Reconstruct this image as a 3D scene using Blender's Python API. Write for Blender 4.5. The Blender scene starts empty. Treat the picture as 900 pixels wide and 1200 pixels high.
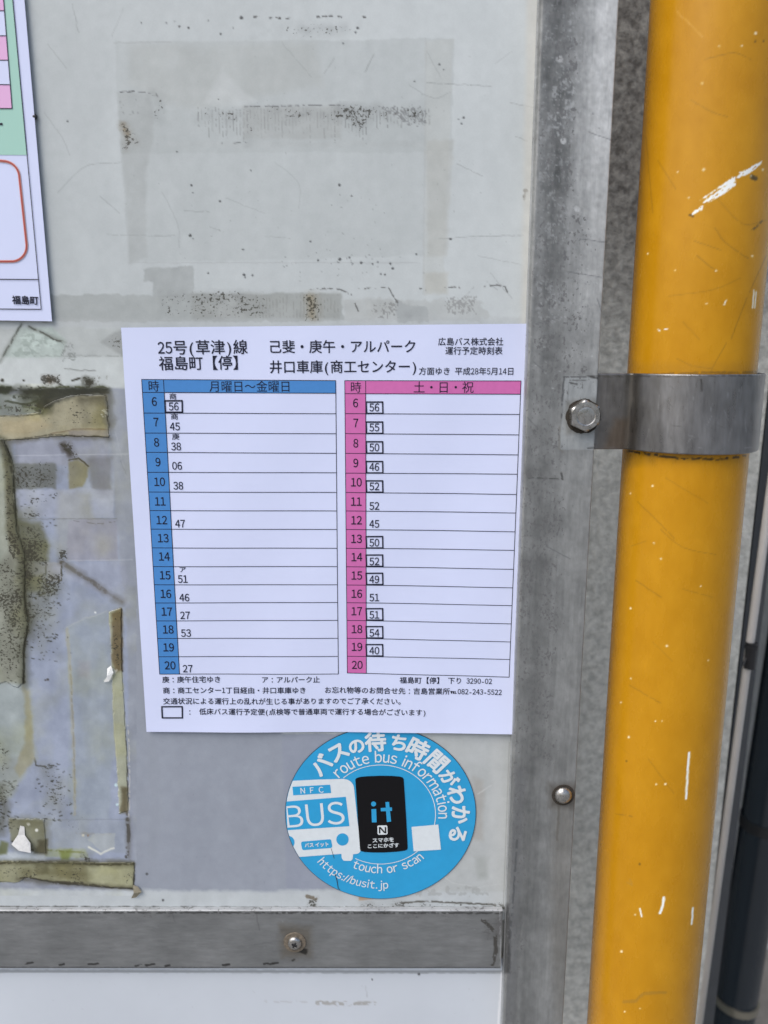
import bpy, bmesh, math, random
import numpy as np
from mathutils import Vector
R_ = math.radians
random.seed(7); np.random.seed(7)
SC = bpy.context.scene
COL = SC.collection

# ------------------------------------------------------------ camera, sky, sun, exposure
H = 1.45                       # camera height above the pavement
PITCH, FPX = R_(11.5), 900.0   # tilt down, focal length in photo pixels (photo is 900 x 1200)
cam_d = bpy.data.cameras.new('camera'); cam = bpy.data.objects.new('camera', cam_d); COL.objects.link(cam)
cam.location = (0, 0, H); cam.rotation_euler = (R_(90) - PITCH, 0, 0)
cam_d.sensor_fit = 'HORIZONTAL'; cam_d.sensor_width = 36; cam_d.lens = 36.0
cam_d.clip_start = 0.02; cam_d.clip_end = 200
cam_d.dof.use_dof = True; cam_d.dof.focus_distance = 0.52; cam_d.dof.aperture_fstop = 9.0
SC.camera = cam
SC.render.resolution_x, SC.render.resolution_y = 768, 1024

SUN_EL, SUN_AZ = R_(52), R_(-48)          # azimuth measured from behind the camera towards its left
w = bpy.data.worlds.new('World'); SC.world = w; w.use_nodes = True
nt = w.node_tree; nt.nodes.clear()
sky = nt.nodes.new('ShaderNodeTexSky'); sky.sky_type = 'NISHITA'; sky.sun_disc = False
sky.sun_elevation = SUN_EL; sky.sun_rotation = R_(180) - SUN_AZ
sky.air_density = 1.0; sky.dust_density = 3.5; sky.ozone_density = 1.0; sky.altitude = 0
bg = nt.nodes.new('ShaderNodeBackground'); bg.inputs[1].default_value = 0.12
wo = nt.nodes.new('ShaderNodeOutputWorld')
nt.links.new(sky.outputs[0], bg.inputs[0]); nt.links.new(bg.outputs[0], wo.inputs[0])
sl = bpy.data.lights.new('sun', 'SUN'); sl.energy = 1.5; sl.angle = R_(50); sl.color = (1.0, 0.995, 0.985)
so = bpy.data.objects.new('sun', sl); COL.objects.link(so)
# light comes from behind the camera (-Y), high, a little from the left
sd = Vector((math.sin(SUN_AZ) * math.cos(SUN_EL), -math.cos(SUN_AZ) * math.cos(SUN_EL), math.sin(SUN_EL)))
so.rotation_euler = sd.to_track_quat('Z', 'Y').to_euler(); so.location = (-1, -2, 4)
vs = SC.view_settings; vs.view_transform = 'Standard'; vs.look = 'None'; vs.gamma = 1; vs.exposure = 0.57
GAIN = 0.93

# ------------------------------------------------------------ measuring: photo pixel -> point on a vertical plane
CT, ST = math.cos(PITCH), math.sin(PITCH)
def P(x, y, Y=0.5):
    u, v = (x - 450) / FPX, (y - 600) / FPX
    dy, dz = CT - v * ST, -ST - v * CT
    t = Y / dy
    return Vector((u * t, Y, H + dz * t))
def proj(X, Y, Z):
    Z = Z - H
    d = Y * CT - Z * ST
    upc = Y * ST + Z * CT
    return 450 + FPX * X / d, 600 - FPX * upc / d

# ------------------------------------------------------------ materials
def lin(c):
    c = np.asarray(c, float)
    return np.where(c <= 0.04045, c / 12.92, ((c + 0.055) / 1.055) ** 2.4)
def rgb(r, g, b): return tuple(float(v) for v in np.minimum(lin(np.array((r, g, b)) / 255.0) * GAIN, 0.92)) + (1,)
def mat(name, color=None, rough=0.5, metal=0.0, attr=False, bump=None, var=None, spec=0.5, aniso=None, rvar=0.0, coat=0.0, bstr=0.3, bdist=0.0005, specks=None, speck_col=(0.035, 0.032, 0.02, 1)):
    m = bpy.data.materials.new(name); m.use_nodes = True; n = m.node_tree; b = n.nodes['Principled BSDF']
    L = n.links.new
    b.inputs['Roughness'].default_value = rough; b.inputs['Metallic'].default_value = metal
    b.inputs['Specular IOR Level'].default_value = spec
    if coat: b.inputs['Coat Weight'].default_value = coat; b.inputs['Coat Roughness'].default_value = 0.12
    tc = n.nodes.new('ShaderNodeTexCoord')
    src = None
    if attr:
        a = n.nodes.new('ShaderNodeAttribute'); a.attribute_name = 'tint'; src = a.outputs['Color']
    else:
        b.inputs['Base Color'].default_value = color
    def coords(scale):
        mp = n.nodes.new('ShaderNodeMapping'); mp.inputs['Scale'].default_value = scale if hasattr(scale, '__len__') else (scale,) * 3
        L(tc.outputs['Object'], mp.inputs[0]); return mp.outputs[0]
    if specks:                  # fine mould / pitting whose density is stored in the alpha of the tint
        no = n.nodes.new('ShaderNodeTexNoise'); no.inputs['Scale'].default_value = 1; no.inputs['Detail'].default_value = 3.0; no.inputs['Roughness'].default_value = 0.6
        L(coords(specks), no.inputs['Vector'])
        iv = n.nodes.new('ShaderNodeMath'); iv.operation = 'MULTIPLY_ADD'; L(a.outputs['Alpha'], iv.inputs[0]); iv.inputs[1].default_value = 0.36; L(no.outputs[0], iv.inputs[2])
        ms = n.nodes.new('ShaderNodeMapRange'); L(iv.outputs[0], ms.inputs[0]); ms.inputs[1].default_value = 0.745; ms.inputs[2].default_value = 0.80; ms.inputs[4].default_value = 0.85
        mx = n.nodes.new('ShaderNodeMix'); mx.data_type = 'RGBA'; L(ms.outputs[0], mx.inputs[0]); L(src, mx.inputs[6]); mx.inputs[7].default_value = speck_col
        src = mx.outputs[2]
    if var:                     # (scale, amount): value variation of the stuff itself
        no = n.nodes.new('ShaderNodeTexNoise'); no.inputs['Scale'].default_value = 1; no.inputs['Detail'].default_value = 6
        no.inputs['Roughness'].default_value = 0.65
        L(coords(var[0]), no.inputs['Vector'])
        mr = n.nodes.new('ShaderNodeMapRange'); mr.inputs[1].default_value = 0.3; mr.inputs[2].default_value = 0.7
        mr.inputs[3].default_value = 1 - var[1]; mr.inputs[4].default_value = 1 + var[1]
        L(no.outputs[0], mr.inputs[0])
        mx = n.nodes.new('ShaderNodeVectorMath'); mx.operation = 'SCALE'
        if src: L(src, mx.inputs[0])
        else: mx.inputs[0].default_value = color[:3]
        L(mr.outputs[0], mx.inputs['Scale']); src = mx.outputs[0]
        if rvar:
            m2 = n.nodes.new('ShaderNodeMapRange'); m2.inputs[1].default_value = 0.3; m2.inputs[2].default_value = 0.7
            m2.inputs[3].default_value = rough - rvar; m2.inputs[4].default_value = rough + rvar
            L(no.outputs[0], m2.inputs[0]); L(m2.outputs[0], b.inputs['Roughness'])
    if src: L(src, b.inputs['Base Color'])
    if bump:
        no = n.nodes.new('ShaderNodeTexNoise'); no.inputs['Scale'].default_value = 1; no.inputs['Detail'].default_value = 5
        L(coords(bump), no.inputs['Vector'])
        bp = n.nodes.new('ShaderNodeBump'); bp.inputs['Strength'].default_value = bstr; bp.inputs['Distance'].default_value = bdist
        L(no.outputs[0], bp.inputs['Height']); L(bp.outputs[0], b.inputs['Normal'])
    return m

M = {}
M['board'] = mat('weathered_laminate', attr=True, specks=(520, 520, 620),  rough=0.5, var=((900, 900, 900), 0.03), bump=(160, 160, 160), bstr=0.15, bdist=0.0006, spec=0.4)
M['tape'] = mat('old_tape_film', attr=True, specks=(520, 520, 620),  rough=0.42, var=((700, 700, 700), 0.05), bump=(300, 300, 300), bstr=0.35, bdist=0.0006, spec=0.4)
M['alu'] = mat('weathered_aluminium', attr=True, specks=(560, 560, 420), speck_col=(0.13, 0.13, 0.13, 1), rough=0.5, metal=0.25, var=((420, 420, 110), 0.12), bump=(700, 700, 160), bstr=0.2, bdist=0.0003, rvar=0.08)
M['alu_rail'] = mat('weathered_aluminium_rail', attr=True, specks=(420, 560, 560), speck_col=(0.13, 0.13, 0.13, 1), rough=0.5, metal=0.25, var=((90, 420, 420), 0.12), bump=(160, 700, 700), bstr=0.2, bdist=0.0003, rvar=0.08)
M['paint'] = mat('yellow_enamel', attr=True, rough=0.27, var=((60, 60, 25), 0.03), bump=(120, 120, 60), bstr=0.10, bdist=0.0008, spec=0.3, rvar=0.05)
M['white_panel'] = mat('white_panel', attr=True, rough=0.42, var=((20, 20, 20), 0.02))
M['paper'] = mat('white_paper', rgb(212, 219, 246), rough=0.62, var=((40, 40, 40), 0.012), bump=(30, 30, 30), bstr=0.25, bdist=0.001, spec=0.3)
M['ink'] = mat('black_ink', rgb(30, 32, 50), rough=0.6, spec=0.2)
M['blue_print'] = mat('blue_print', rgb(72, 135, 200), rough=0.6, var=((300, 300, 300), 0.04), spec=0.3)
M['pink_print'] = mat('pink_print', rgb(205, 108, 172), rough=0.6, var=((300, 300, 300), 0.04), spec=0.3)
M['pale_pink'] = mat('pale_pink_print', rgb(226, 178, 218), rough=0.6, spec=0.3)
M['mint'] = mat('mint_print', rgb(165, 207, 193), rough=0.6, spec=0.3)
M['red_print'] = mat('red_print', rgb(170, 75, 70), rough=0.6, spec=0.3)
M['tan_print'] = mat('tan_print', rgb(225, 165, 150), rough=0.6, spec=0.3)
M['sticker_blue'] = mat('sticker_blue_vinyl', rgb(45, 158, 210), rough=0.4, var=((45, 45, 45), 0.06), bump=(60, 60, 60), bstr=0.1, bdist=0.0008, spec=0.35)
M['sticker_white'] = mat('sticker_white_print', rgb(218, 225, 228), rough=0.4, var=((200, 200, 200), 0.04), spec=0.4)
M['sticker_black'] = mat('sticker_black_print', rgb(9, 8, 12), rough=0.45, spec=0.25)
M['sticker_edge'] = mat('sticker_edge_print', rgb(40, 60, 75), rough=0.5)
M['band'] = mat('brushed_steel_band', attr=True, rough=0.34, metal=0.75, var=((300, 300, 60), 0.10), bump=(900, 900, 60), bstr=0.2, bdist=0.0003, rvar=0.10)
M['bolt'] = mat('bright_bolt_steel', rgb(168, 166, 162), rough=0.3, metal=0.9, var=((400, 400, 400), 0.22), bump=(500, 500, 500), bstr=0.3, bdist=0.0004, rvar=0.1)
M['grime'] = mat('dark_grime', rgb(48, 42, 34), rough=0.85, var=((500, 500, 500), 0.4), bump=(700, 700, 700), bstr=0.6, bdist=0.0008)
M['black'] = mat('black_plastic', rgb(28, 28, 30), rough=0.5)
M['pipe'] = mat('blue_grey_pipe', rgb(34, 42, 49), rough=0.25, var=((10, 10, 5), 0.06))
M['conduit'] = mat('weathered_conduit', rgb(192, 187, 180), rough=0.45, var=((60, 60, 12), 0.12))
M['trim'] = mat('dark_trim', rgb(72, 74, 76), rough=0.6, var=((40, 40, 40), 0.1))
M['strap'] = mat('pipe_strap_steel', rgb(160, 155, 140), rough=0.35, metal=0.8)
M['pale_edge'] = mat('pale_edge', rgb(212, 208, 198), rough=0.5, var=((200, 200, 200), 0.08))

# ------------------------------------------------------------ object helpers
def finish(o, parent=None, **kw):
    COL.objects.link(o)
    if parent: o.parent = parent
    for k, v in kw.items(): o[k] = v
    return o
def thing(name, label, cat, loc=(0, 0, 0), group=None):
    o = bpy.data.objects.new(name, None); o.location = loc; o.empty_display_size = 0.05
    COL.objects.link(o); o['label'] = label; o['category'] = cat
    if group: o['group'] = group
    return o
def mesh_obj(name, verts, faces, m, parent=None, smooth=False, **kw):
    me = bpy.data.meshes.new(name)
    if parent: 
        off = Vector(parent['_o']) if '_o' in parent else parent.location
        verts = [(v[0] - off[0], v[1] - off[1], v[2] - off[2]) for v in verts]
    me.from_pydata([tuple(v) for v in verts], [], faces); me.materials.append(m)
    if smooth: me.shade_smooth()
    me.validate(); me.update()
    return finish(bpy.data.objects.new(name, me), parent, **kw)
def bm_obj(name, bm, m, parent=None, smooth=False, **kw):
    off = parent.location if parent else Vector((0, 0, 0))
    bmesh.ops.translate(bm, verts=bm.verts, vec=-off)
    me = bpy.data.meshes.new(name); bm.to_mesh(me); bm.free(); me.materials.append(m)
    if smooth: me.shade_smooth()
    return finish(bpy.data.objects.new(name, me), parent, **kw)
def box(bm, x0, x1, y0, y1, z0, z1, bev=0.0):
    g = bmesh.ops.create_cube(bm, size=1)
    for v in g['verts']:
        v.co = Vector((x0 + (v.co.x + .5) * (x1 - x0), y0 + (v.co.y + .5) * (y1 - y0), z0 + (v.co.z + .5) * (z1 - z0)))
    if bev:
        es = list({e for v in g['verts'] for e in v.link_edges})
        bmesh.ops.bevel(bm, geom=es, offset=bev, segments=2, profile=0.5, affect='EDGES')
def tube(bm, a, b, r, n=24, cap=True):
    a, b = Vector(a), Vector(b); d = b - a
    g = bmesh.ops.create_cone(bm, cap_ends=cap, segments=n, radius1=r, radius2=r, depth=d.length)
    q = d.to_track_quat('Z', 'Y')
    for v in g['verts']: v.co = q @ v.co + (a + b) / 2

# ------------------------------------------------------------ noise and the marks painted on real surfaces
_tabs = {}
def vn(x, y, s, seed):
    if seed not in _tabs: _tabs[seed] = np.random.RandomState(seed).rand(256, 256).astype(np.float32)
    T = _tabs[seed]
    xs, ys = x / s, y / s
    xi, yi = np.floor(xs).astype(int), np.floor(ys).astype(int)
    fx, fy = xs - xi, ys - yi
    fx = fx * fx * (3 - 2 * fx); fy = fy * fy * (3 - 2 * fy)
    a, b = T[xi % 256, yi % 256], T[(xi + 1) % 256, yi % 256]
    c, d = T[xi % 256, (yi + 1) % 256], T[(xi + 1) % 256, (yi + 1) % 256]
    return (a * (1 - fx) + b * fx) * (1 - fy) + (c * (1 - fx) + d * fx) * fy
def fbm(x, y, s, o, seed):
    t, amp, tot = 0, 1.0, 0
    for k in range(o):
        t = t + amp * vn(x, y, s / 2 ** k, seed + k); tot += amp; amp *= 0.55
    return t / tot
def sdist(px, py, pts):
    n = len(pts); inside = np.zeros(px.shape, bool); d = np.full(px.shape, 1e9)
    for i in range(n):
        x0, y0 = pts[i]; x1, y1 = pts[(i + 1) % n]
        c = ((y0 > py) != (y1 > py))
        with np.errstate(divide='ignore', invalid='ignore'):
            xx = (x1 - x0) * (py - y0) / ((y1 - y0) if y1 != y0 else 1e-9) + x0
        inside ^= c & (px < xx)
        d = np.minimum(d, segd(px, py, x0, y0, x1, y1))
    return np.where(inside, d, -d)
def segd(px, py, x0, y0, x1, y1):
    dx, dy = x1 - x0, y1 - y0; L = dx * dx + dy * dy + 1e-9
    t = np.clip(((px - x0) * dx + (py - y0) * dy) / L, 0, 1)
    return np.hypot(px - x0 - t * dx, py - y0 - t * dy)
class Paint:
    """colour of every vertex of a dense surface; marks are placed at their measured positions on it"""
    def __init__(s, U, V, base):
        s.U, s.V = U, V; s.C = np.ones(U.shape + (3,)) * (np.array(base) / 255.0); s.k = 100; s.A = np.zeros(U.shape)
    def win(s, pts, m):
        xs = [p[0] for p in pts]; ys = [p[1] for p in pts]
        return np.nonzero((s.U > min(xs) - m) & (s.U < max(xs) + m) & (s.V > min(ys) - m) & (s.V < max(ys) + m))
    def put(s, idx, a, col, mottle=0.0, msc=12):
        col = np.array(col) / 255.0; u, v = s.U[idx], s.V[idx]; s.k += 7
        if mottle: c = col[None, :] * (1 + mottle * (fbm(u, v, msc, 4, s.k) - .5) * 2)[:, None]
        else: c = col[None, :]
        s.C[idx] = s.C[idx] * (1 - a[:, None]) + c * a[:, None]
    def poly(s, pts, col, a=1.0, soft=1.5, rough=1.0, mottle=0.05, msc=12, rs=6, fade=0.0, ffs=25):
        idx = s.win(pts, soft + rough * 3 + 2); u, v = s.U[idx], s.V[idx]; s.k += 7
        if not len(u): return
        n1 = (fbm(u, v, rs, 3, s.k) - .5) * 2 * rough * 1.6
        wr = min(2.2, rough * 2.0); u2 = u + (fbm(u, v, 26, 2, s.k + 1) - .5) * 2 * wr; v2 = v + (fbm(u, v, 26, 2, s.k + 2) - .5) * 2 * wr
        sd_ = sdist(u2, v2, pts) + n1
        al = np.clip(.5 + sd_ / soft, 0, 1) * a
        if fade: al = al * np.clip(1 - fade + fade * 2 * fbm(u, v, ffs, 3, s.k + 3) , 0, 1)
        s.put(idx, al, col, mottle, msc)
    def rect(s, x0, y0, x1, y1, col, **k): s.poly([(x0, y0), (x1, y0), (x1, y1), (x0, y1)], col, **k)
    def specks(s, pts, col, dens=0.5, size=2.0, a=0.9, soft=8, sx=1.0, sy=1.0, big=18, big_marks=False):
        """dens: share of the region covered, roughly"""
        idx = s.win(pts, soft); u, v = s.U[idx], s.V[idx]; s.k += 7
        if not len(u): return
        reg = np.clip(.5 + sdist(u, v, pts) / soft, 0, 1)
        n = fbm(u / sx, v / sy, size, 2, s.k); b = fbm(u, v, big, 3, s.k + 4)
        th = .80 - dens * .55
        if sum(col) < 330 and not big_marks:
            reg = np.clip(.5 + (sdist(u, v, pts) + (b - .5) * soft * 1.6) / (soft * 2.2), 0, 1)
            s.A[idx] = np.maximum(s.A[idx], np.clip(reg * (dens * .95 + .12) * (.35 + 1.3 * b), 0, 1))
            s.put(idx, reg * (.10 + dens * .35) * np.clip(b * 2 - .5, 0, 1) * a, tuple(c_ * .8 + 22 for c_ in col)); return
        val = n * .65 + b * .35 + (reg - 1) * .35
        s.put(idx, np.clip((val - th * .9) / .05, 0, 1) * (reg > .02) * a, col)
    def line(s, pts, wd, col, a=0.9, jit=0.8, br=0.0, js=5, smooth=False):
        if smooth and len(pts) > 2:
            q_ = [np.array(t_, float) for t_ in [pts[0]] + list(pts) + [pts[-1]]]; pts = []
            for i in range(1, len(q_) - 2):
                for t_ in np.linspace(0, 1, 7)[:-1]:
                    pts.append(tuple(.5 * (2 * q_[i] + (q_[i + 1] - q_[i - 1]) * t_ + (2 * q_[i - 1] - 5 * q_[i] + 4 * q_[i + 1] - q_[i + 2]) * t_ ** 2 + (3 * q_[i] - q_[i - 1] - 3 * q_[i + 1] + q_[i + 2]) * t_ ** 3)))
            pts.append(tuple(q_[-1]))
        idx = s.win(pts, wd + jit * 3 + 2); u, v = s.U[idx], s.V[idx]; s.k += 7
        if not len(u): return
        uu = u + (fbm(u, v, js, 2, s.k) - .5) * 2 * jit; vv = v + (fbm(u, v, js, 2, s.k + 2) - .5) * 2 * jit
        d = np.full(u.shape, 1e9)
        for (x0, y0), (x1, y1) in zip(pts[:-1], pts[1:]): d = np.minimum(d, segd(uu, vv, x0, y0, x1, y1))
        al = np.clip((wd / 2 + .5 - d), 0, 1) * a
        if br: al = al * np.clip((fbm(u, v, 4, 2, s.k + 5) - br) / .08, 0, 1)
        s.put(idx, al, col)
    def halo(s, pts, wd, col, a=0.5, nz=10):
        idx = s.win(pts, wd * 1.4 + 2); u, v = s.U[idx], s.V[idx]; s.k += 7
        if not len(u): return
        d = np.full(u.shape, 1e9)
        for (x0, y0), (x1, y1) in zip(pts[:-1], pts[1:]): d = np.minimum(d, segd(u, v, x0, y0, x1, y1))
        n = fbm(u, v, nz, 4, s.k)
        s.put(idx, np.clip(1 - d / (wd * (.4 + 1.3 * n)), 0, 1) ** 1.2 * a * np.clip(.3 + 1.4 * n, 0, 1), col)
    def dots(s, lst, col, a=0.95):
        for x, y, r in lst: s.poly([(x + r * math.cos(t) * random.uniform(.8, 1.2), y + r * math.sin(t) * random.uniform(.8, 1.2)) for t in np.linspace(0, 6.28, 8)[:-1]], col, a=a, soft=1.0, rough=.3, mottle=0.15, msc=3)
    def scatter(s, box_, n, col, r=(0.5, 1.1), a=0.8, xy=None):
        x0, y0, x1, y1 = box_
        for _ in range(n):
            x, y = random.uniform(x0, x1), random.uniform(y0, y1)
            L = random.uniform(0, 2.0); t = random.uniform(0, 3.14)
            s.line([(x, y), (x + L * math.cos(t), y + L * math.sin(t))], random.uniform(*r), col, a=a * random.uniform(.5, 1), jit=.3)
    def rgba(s):
        c = np.minimum(lin(np.clip(s.C, 0, 1)) * GAIN, .92).reshape(-1, 3)
        return np.concatenate([c, s.A.reshape(-1, 1)], 1)
def np_mesh(name, co, quads, colr, m, parent, smooth=True, **kw):
    off = np.array(parent.location) if parent else np.zeros(3)
    me = bpy.data.meshes.new(name); n = len(co); q = len(quads)
    me.vertices.add(n); me.vertices.foreach_set('co', (co - off).astype(np.float32).ravel())
    me.loops.add(q * 4); me.loops.foreach_set('vertex_index', quads.astype(np.int32).ravel())
    me.polygons.add(q); me.polygons.foreach_set('loop_start', np.arange(0, q * 4, 4, dtype=np.int32))
    me.polygons.foreach_set('loop_total', np.full(q, 4, dtype=np.int32))
    at = me.attributes.new('tint', 'FLOAT_COLOR', 'POINT'); at.data.foreach_set('color', colr.astype(np.float32).ravel())
    me.materials.append(m); me.update(calc_edges=True)
    if smooth: me.shade_smooth()
    return finish(bpy.data.objects.new(name, me), parent, **kw)
def quads_of(nr, nc, mask=None):
    i = np.arange(nr * nc).reshape(nr, nc)
    q = np.stack([i[:-1, :-1], i[1:, :-1], i[1:, 1:], i[:-1, 1:]], -1)
    return q.reshape(-1, 4) if mask is None else q[mask]

# ============================================================ SETTING
def slab(name, pts, y, z0=None, **k): pass
GY = -0.0
bm = bmesh.new(); bmesh.ops.create_grid(bm, x_segments=1, y_segments=1, size=20)
bm_obj('pavement', bm, mat('asphalt_pavement', (0.24, 0.24, 0.235, 1), rough=0.9, var=((30, 30, 30), 0.2)), kind='structure')

# stucco wall behind the pole
WY = 0.82
def wall_mat():
    m = bpy.data.materials.new('grey_sprayed_stucco'); m.use_nodes = True; n = m.node_tree; b = n.nodes['Principled BSDF']; L = n.links.new
    tc = n.nodes.new('ShaderNodeTexCoord')
    n1 = n.nodes.new('ShaderNodeTexNoise'); n1.inputs['Scale'].default_value = 105; n1.inputs['Detail'].default_value = 7; n1.inputs['Roughness'].default_value = .68
    n2 = n.nodes.new('ShaderNodeTexNoise'); n2.inputs['Scale'].default_value = 14; n2.inputs['Detail'].default_value = 5
    for q in (n1, n2): L(tc.outputs['Object'], q.inputs['Vector'])
    # shade painted into the upper wall's colour, with an uneven lower edge
    sp = n.nodes.new('ShaderNodeSeparateXYZ'); L(tc.outputs['Object'], sp.inputs[0])
    ad = n.nodes.new('ShaderNodeMath'); ad.operation = 'MULTIPLY_ADD'; L(n2.outputs[0], ad.inputs[0]); ad.inputs[1].default_value = 0.12; L(sp.outputs[2], ad.inputs[2])
    mr = n.nodes.new('ShaderNodeMapRange'); mr.interpolation_type = 'SMOOTHSTEP'; L(ad.outputs[0], mr.inputs[0])
    mr.inputs[1].default_value = H - 0.02; mr.inputs[2].default_value = H + 0.24
    cr = n.nodes.new('ShaderNodeValToRGB'); L(n1.outputs[0], cr.inputs[0])
    cr.color_ramp.elements[0].position = 0.36; cr.color_ramp.elements[0].color = rgb(176, 176, 168)
    cr.color_ramp.elements[1].position = 0.62; cr.color_ramp.elements[1].color = rgb(220, 219, 210)
    c2 = n.nodes.new('ShaderNodeValToRGB'); L(n1.outputs[0], c2.inputs[0])
    c2.color_ramp.elements[0].position = 0.38; c2.color_ramp.elements[0].color = rgb(84, 80, 75)
    c2.color_ramp.elements[1].position = 0.62; c2.color_ramp.elements[1].color = rgb(142, 139, 132)
    mx = n.nodes.new('ShaderNodeMix'); mx.data_type = 'RGBA'; L(mr.outputs[0], mx.inputs[0]); L(cr.outputs[0], mx.inputs[6]); L(c2.outputs[0], mx.inputs[7])
    m3 = n.nodes.new('ShaderNodeMapRange'); L(n2.outputs[0], m3.inputs[0]); m3.inputs[1].default_value = .3; m3.inputs[2].default_value = .7; m3.inputs[3].default_value = .88; m3.inputs[4].default_value = 1.08
    vm = n.nodes.new('ShaderNodeVectorMath'); vm.operation = 'SCALE'; L(mx.outputs[2], vm.inputs[0]); L(m3.outputs[0], vm.inputs['Scale'])
    L(vm.outputs[0], b.inputs['Base Color']); b.inputs['Roughness'].default_value = .9
    bp = n.nodes.new('ShaderNodeBump'); bp.inputs['Strength'].default_value = .8; bp.inputs['Distance'].default_value = .003
    L(n1.outputs[0], bp.inputs['Height']); L(bp.outputs[0], b.inputs['Normal'])
    return m
wm = wall_mat()
def slanted(name, y0, y1, pxl, pxr, m, z0=0.0, z1=3.0, Yr=None, **kw):
    """upright slab whose edges pass through measured photo points"""
    def xat(pp, Y):
        if not isinstance(pp, tuple): return lambda z: pp
        a, b = P(pp[0], pp[1], Y), P(pp[2], pp[3], Y)
        return lambda z: a.x + (b.x - a.x) * (z - a.z) / (b.z - a.z)
    l, r = xat(pxl, y0), xat(pxr, y0)
    v = []
    for Y in (y0, y1):
        for z in (z0, z1): v += [(l(z), Y, z), (r(z), Y, z)]
    return mesh_obj(name, v, [(0, 1, 3, 2), (4, 6, 7, 5), (0, 4, 5, 1), (2, 3, 7, 6), (0, 2, 6, 4), (1, 5, 7, 3)], m, **kw)
slanted('stucco_wall', WY, WY + 0.5, -2.2, (882, 620, 824, 1150), wm, label='pale grey sprayed stucco wall behind the yellow pole', category='wall')
slanted('corner_trim', WY + 0.03, WY + 0.09, (884, 620, 826, 1150), (906, 620, 842, 1150), M['trim'], label='dark grey strip at the end of the stucco wall beside the black gap', category='trim')
slanted('neighbour_wall', 1.35, 1.9, (893, 1060, 884, 1180), 3.0, mat('neighbour_concrete', rgb(205, 206, 202), rough=.9, var=((25, 25, 25), .15), bump=(80, 80, 80), bstr=.6, bdist=.003),
        z0=P(890, 1120, 1.35).z, label='light grey rough wall seen low at the right edge beyond the drainpipe', category='wall')
slanted('wall_plinth', 1.33, 1.9, (893, 1060, 880, 1190), 3.0, mat('brown_grey_plinth', rgb(150, 143, 134), rough=.9, var=((25, 25, 25), .2)),
        z0=0, z1=P(890, 1121, 1.33).z, label='brownish grey plinth at the bottom right corner under the light wall', category='wall base')
slanted('recess_wall', 2.0, 2.1, -1.0, 3.0, mat('painted_recess_shade', rgb(24, 24, 26), rough=.9, var=((10, 10, 10), .2)), label='wall deep in the gap behind the drainpipe, painted dark for shade', category='wall')  # near-black colour stands in for the deep shade of the gap

# conduit with tie, drainpipe with strap
cp = thing('conduit_pipe', 'thin pale conduit running down the end of the stucco wall', 'conduit', P(862, 900, WY + .01))
bm = bmesh.new(); CY = WY + 0.002
a, b = P(886, 700, CY), P(839, 1050, CY); d = (b - a); a2 = a - d * 1.6; b2 = b + d * 1.2
tube(bm, a2, b2, 0.0046, 16); bm_obj('pipe', bm, M['conduit'], cp, smooth=True)
bm = bmesh.new(); k0, k1 = P(880, 752, CY), P(877, 782, CY); tube(bm, k0 + Vector((0, -.002, 0)), k1 + Vector((0, -.002, 0)), 0.0062, 16)
k2 = P(870, 778, CY); tube(bm, P(878, 762, CY), k2 + Vector((-.002, -.006, 0)), .0016, 8)
tube(bm, k0 + Vector((0, -.002, -.004)), k0 + Vector((0, -.002, -.007)), 0.0072, 16)
bm_obj('cable_tie', bm, M['black'], cp)
dp = thing('drain_pipe', 'blue grey drainpipe with a steel strap standing in the dark gap', 'drainpipe', P(861, 1173, 1.12))
DY = 1.12; a, b = P(862, 1172, DY), P(894, 965, DY); d = (b - a); r = 24 / 900 * DY / .88
bm = bmesh.new(); tube(bm, a - d * 2.2, b + d * 6, r, 48, False); bm_obj('pipe', bm, M['pipe'], dp, smooth=True)
u_ = d.normalized()
bm = bmesh.new(); tube(bm, a - u_ * .003, a + u_ * .010, r * 1.09, 48); o = bm_obj('strap', bm, M['strap'], dp, smooth=False)
bm = bmesh.new(); tube(bm, b - u_ * .006, b + u_ * .012, r * 1.04, 48); bm_obj('socket_shadow', bm, M['black'], dp)  # black ring stands in for the shadow at the pipe socket

# ============================================================ NOTICE BOARD
BY = 0.5
board = thing('notice_board', 'weathered white bus stop notice board in a grey aluminium frame', 'notice board', (-0.1, 0.5, H - 0.2))
pitch = 0.00065
xs = np.arange(-0.315, 0.0945, pitch); zs = np.arange(H + 0.235, H - 0.412, -pitch)
X, Z = np.meshgrid(xs, zs); U, V = proj(X, BY, Z)
p = Paint(U, V, (192, 198, 198))
lo = fbm(U, V, 180, 4, 11); p.C += ((lo - .5) * .06)[..., None]
p.C += (np.clip((U - 150) / 450, 0, 1) * .035 - .02)[..., None] * (V < 400)[..., None]
gr = (175, 181, 180)
# ghosts of old notices, upper part
p.poly([(134, 50), (532, 45), (530, 178), (142, 180)], gr, a=.5, mottle=.02, fade=.3, ffs=60)
p.poly([(150, 52), (370, 50), (378, 100), (230, 128), (190, 120), (150, 100)], (172, 175, 170), a=.35, soft=10, fade=.5)
p.poly([(240, 120), (262, 78), (275, 100), (300, 118), (285, 128)], (194, 199, 198), a=.6, soft=6)
p.poly([(137, 108), (178, 108), (196, 128), (500, 126), (498, 300), (151, 308)], gr, a=.42, mottle=.02, fade=.3, ffs=50)
p.poly([(137, 108), (176, 109), (180, 160), (170, 210), (172, 300), (152, 308)], (160, 164, 162), a=.45, soft=4, fade=.5)
p.poly([(498, 48), (532, 46), (520, 300), (522, 340), (497, 340)], (186, 190, 186), a=.5, fade=.4)
p.poly([(500, 165), (531, 163), (523, 300), (500, 300)], (174, 175, 168), a=.45, soft=4, fade=.7, ffs=30)
p.poly([(498, 320), (526, 320), (524, 345), (498, 345)], (176, 174, 162), a=.4, soft=4)
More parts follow.
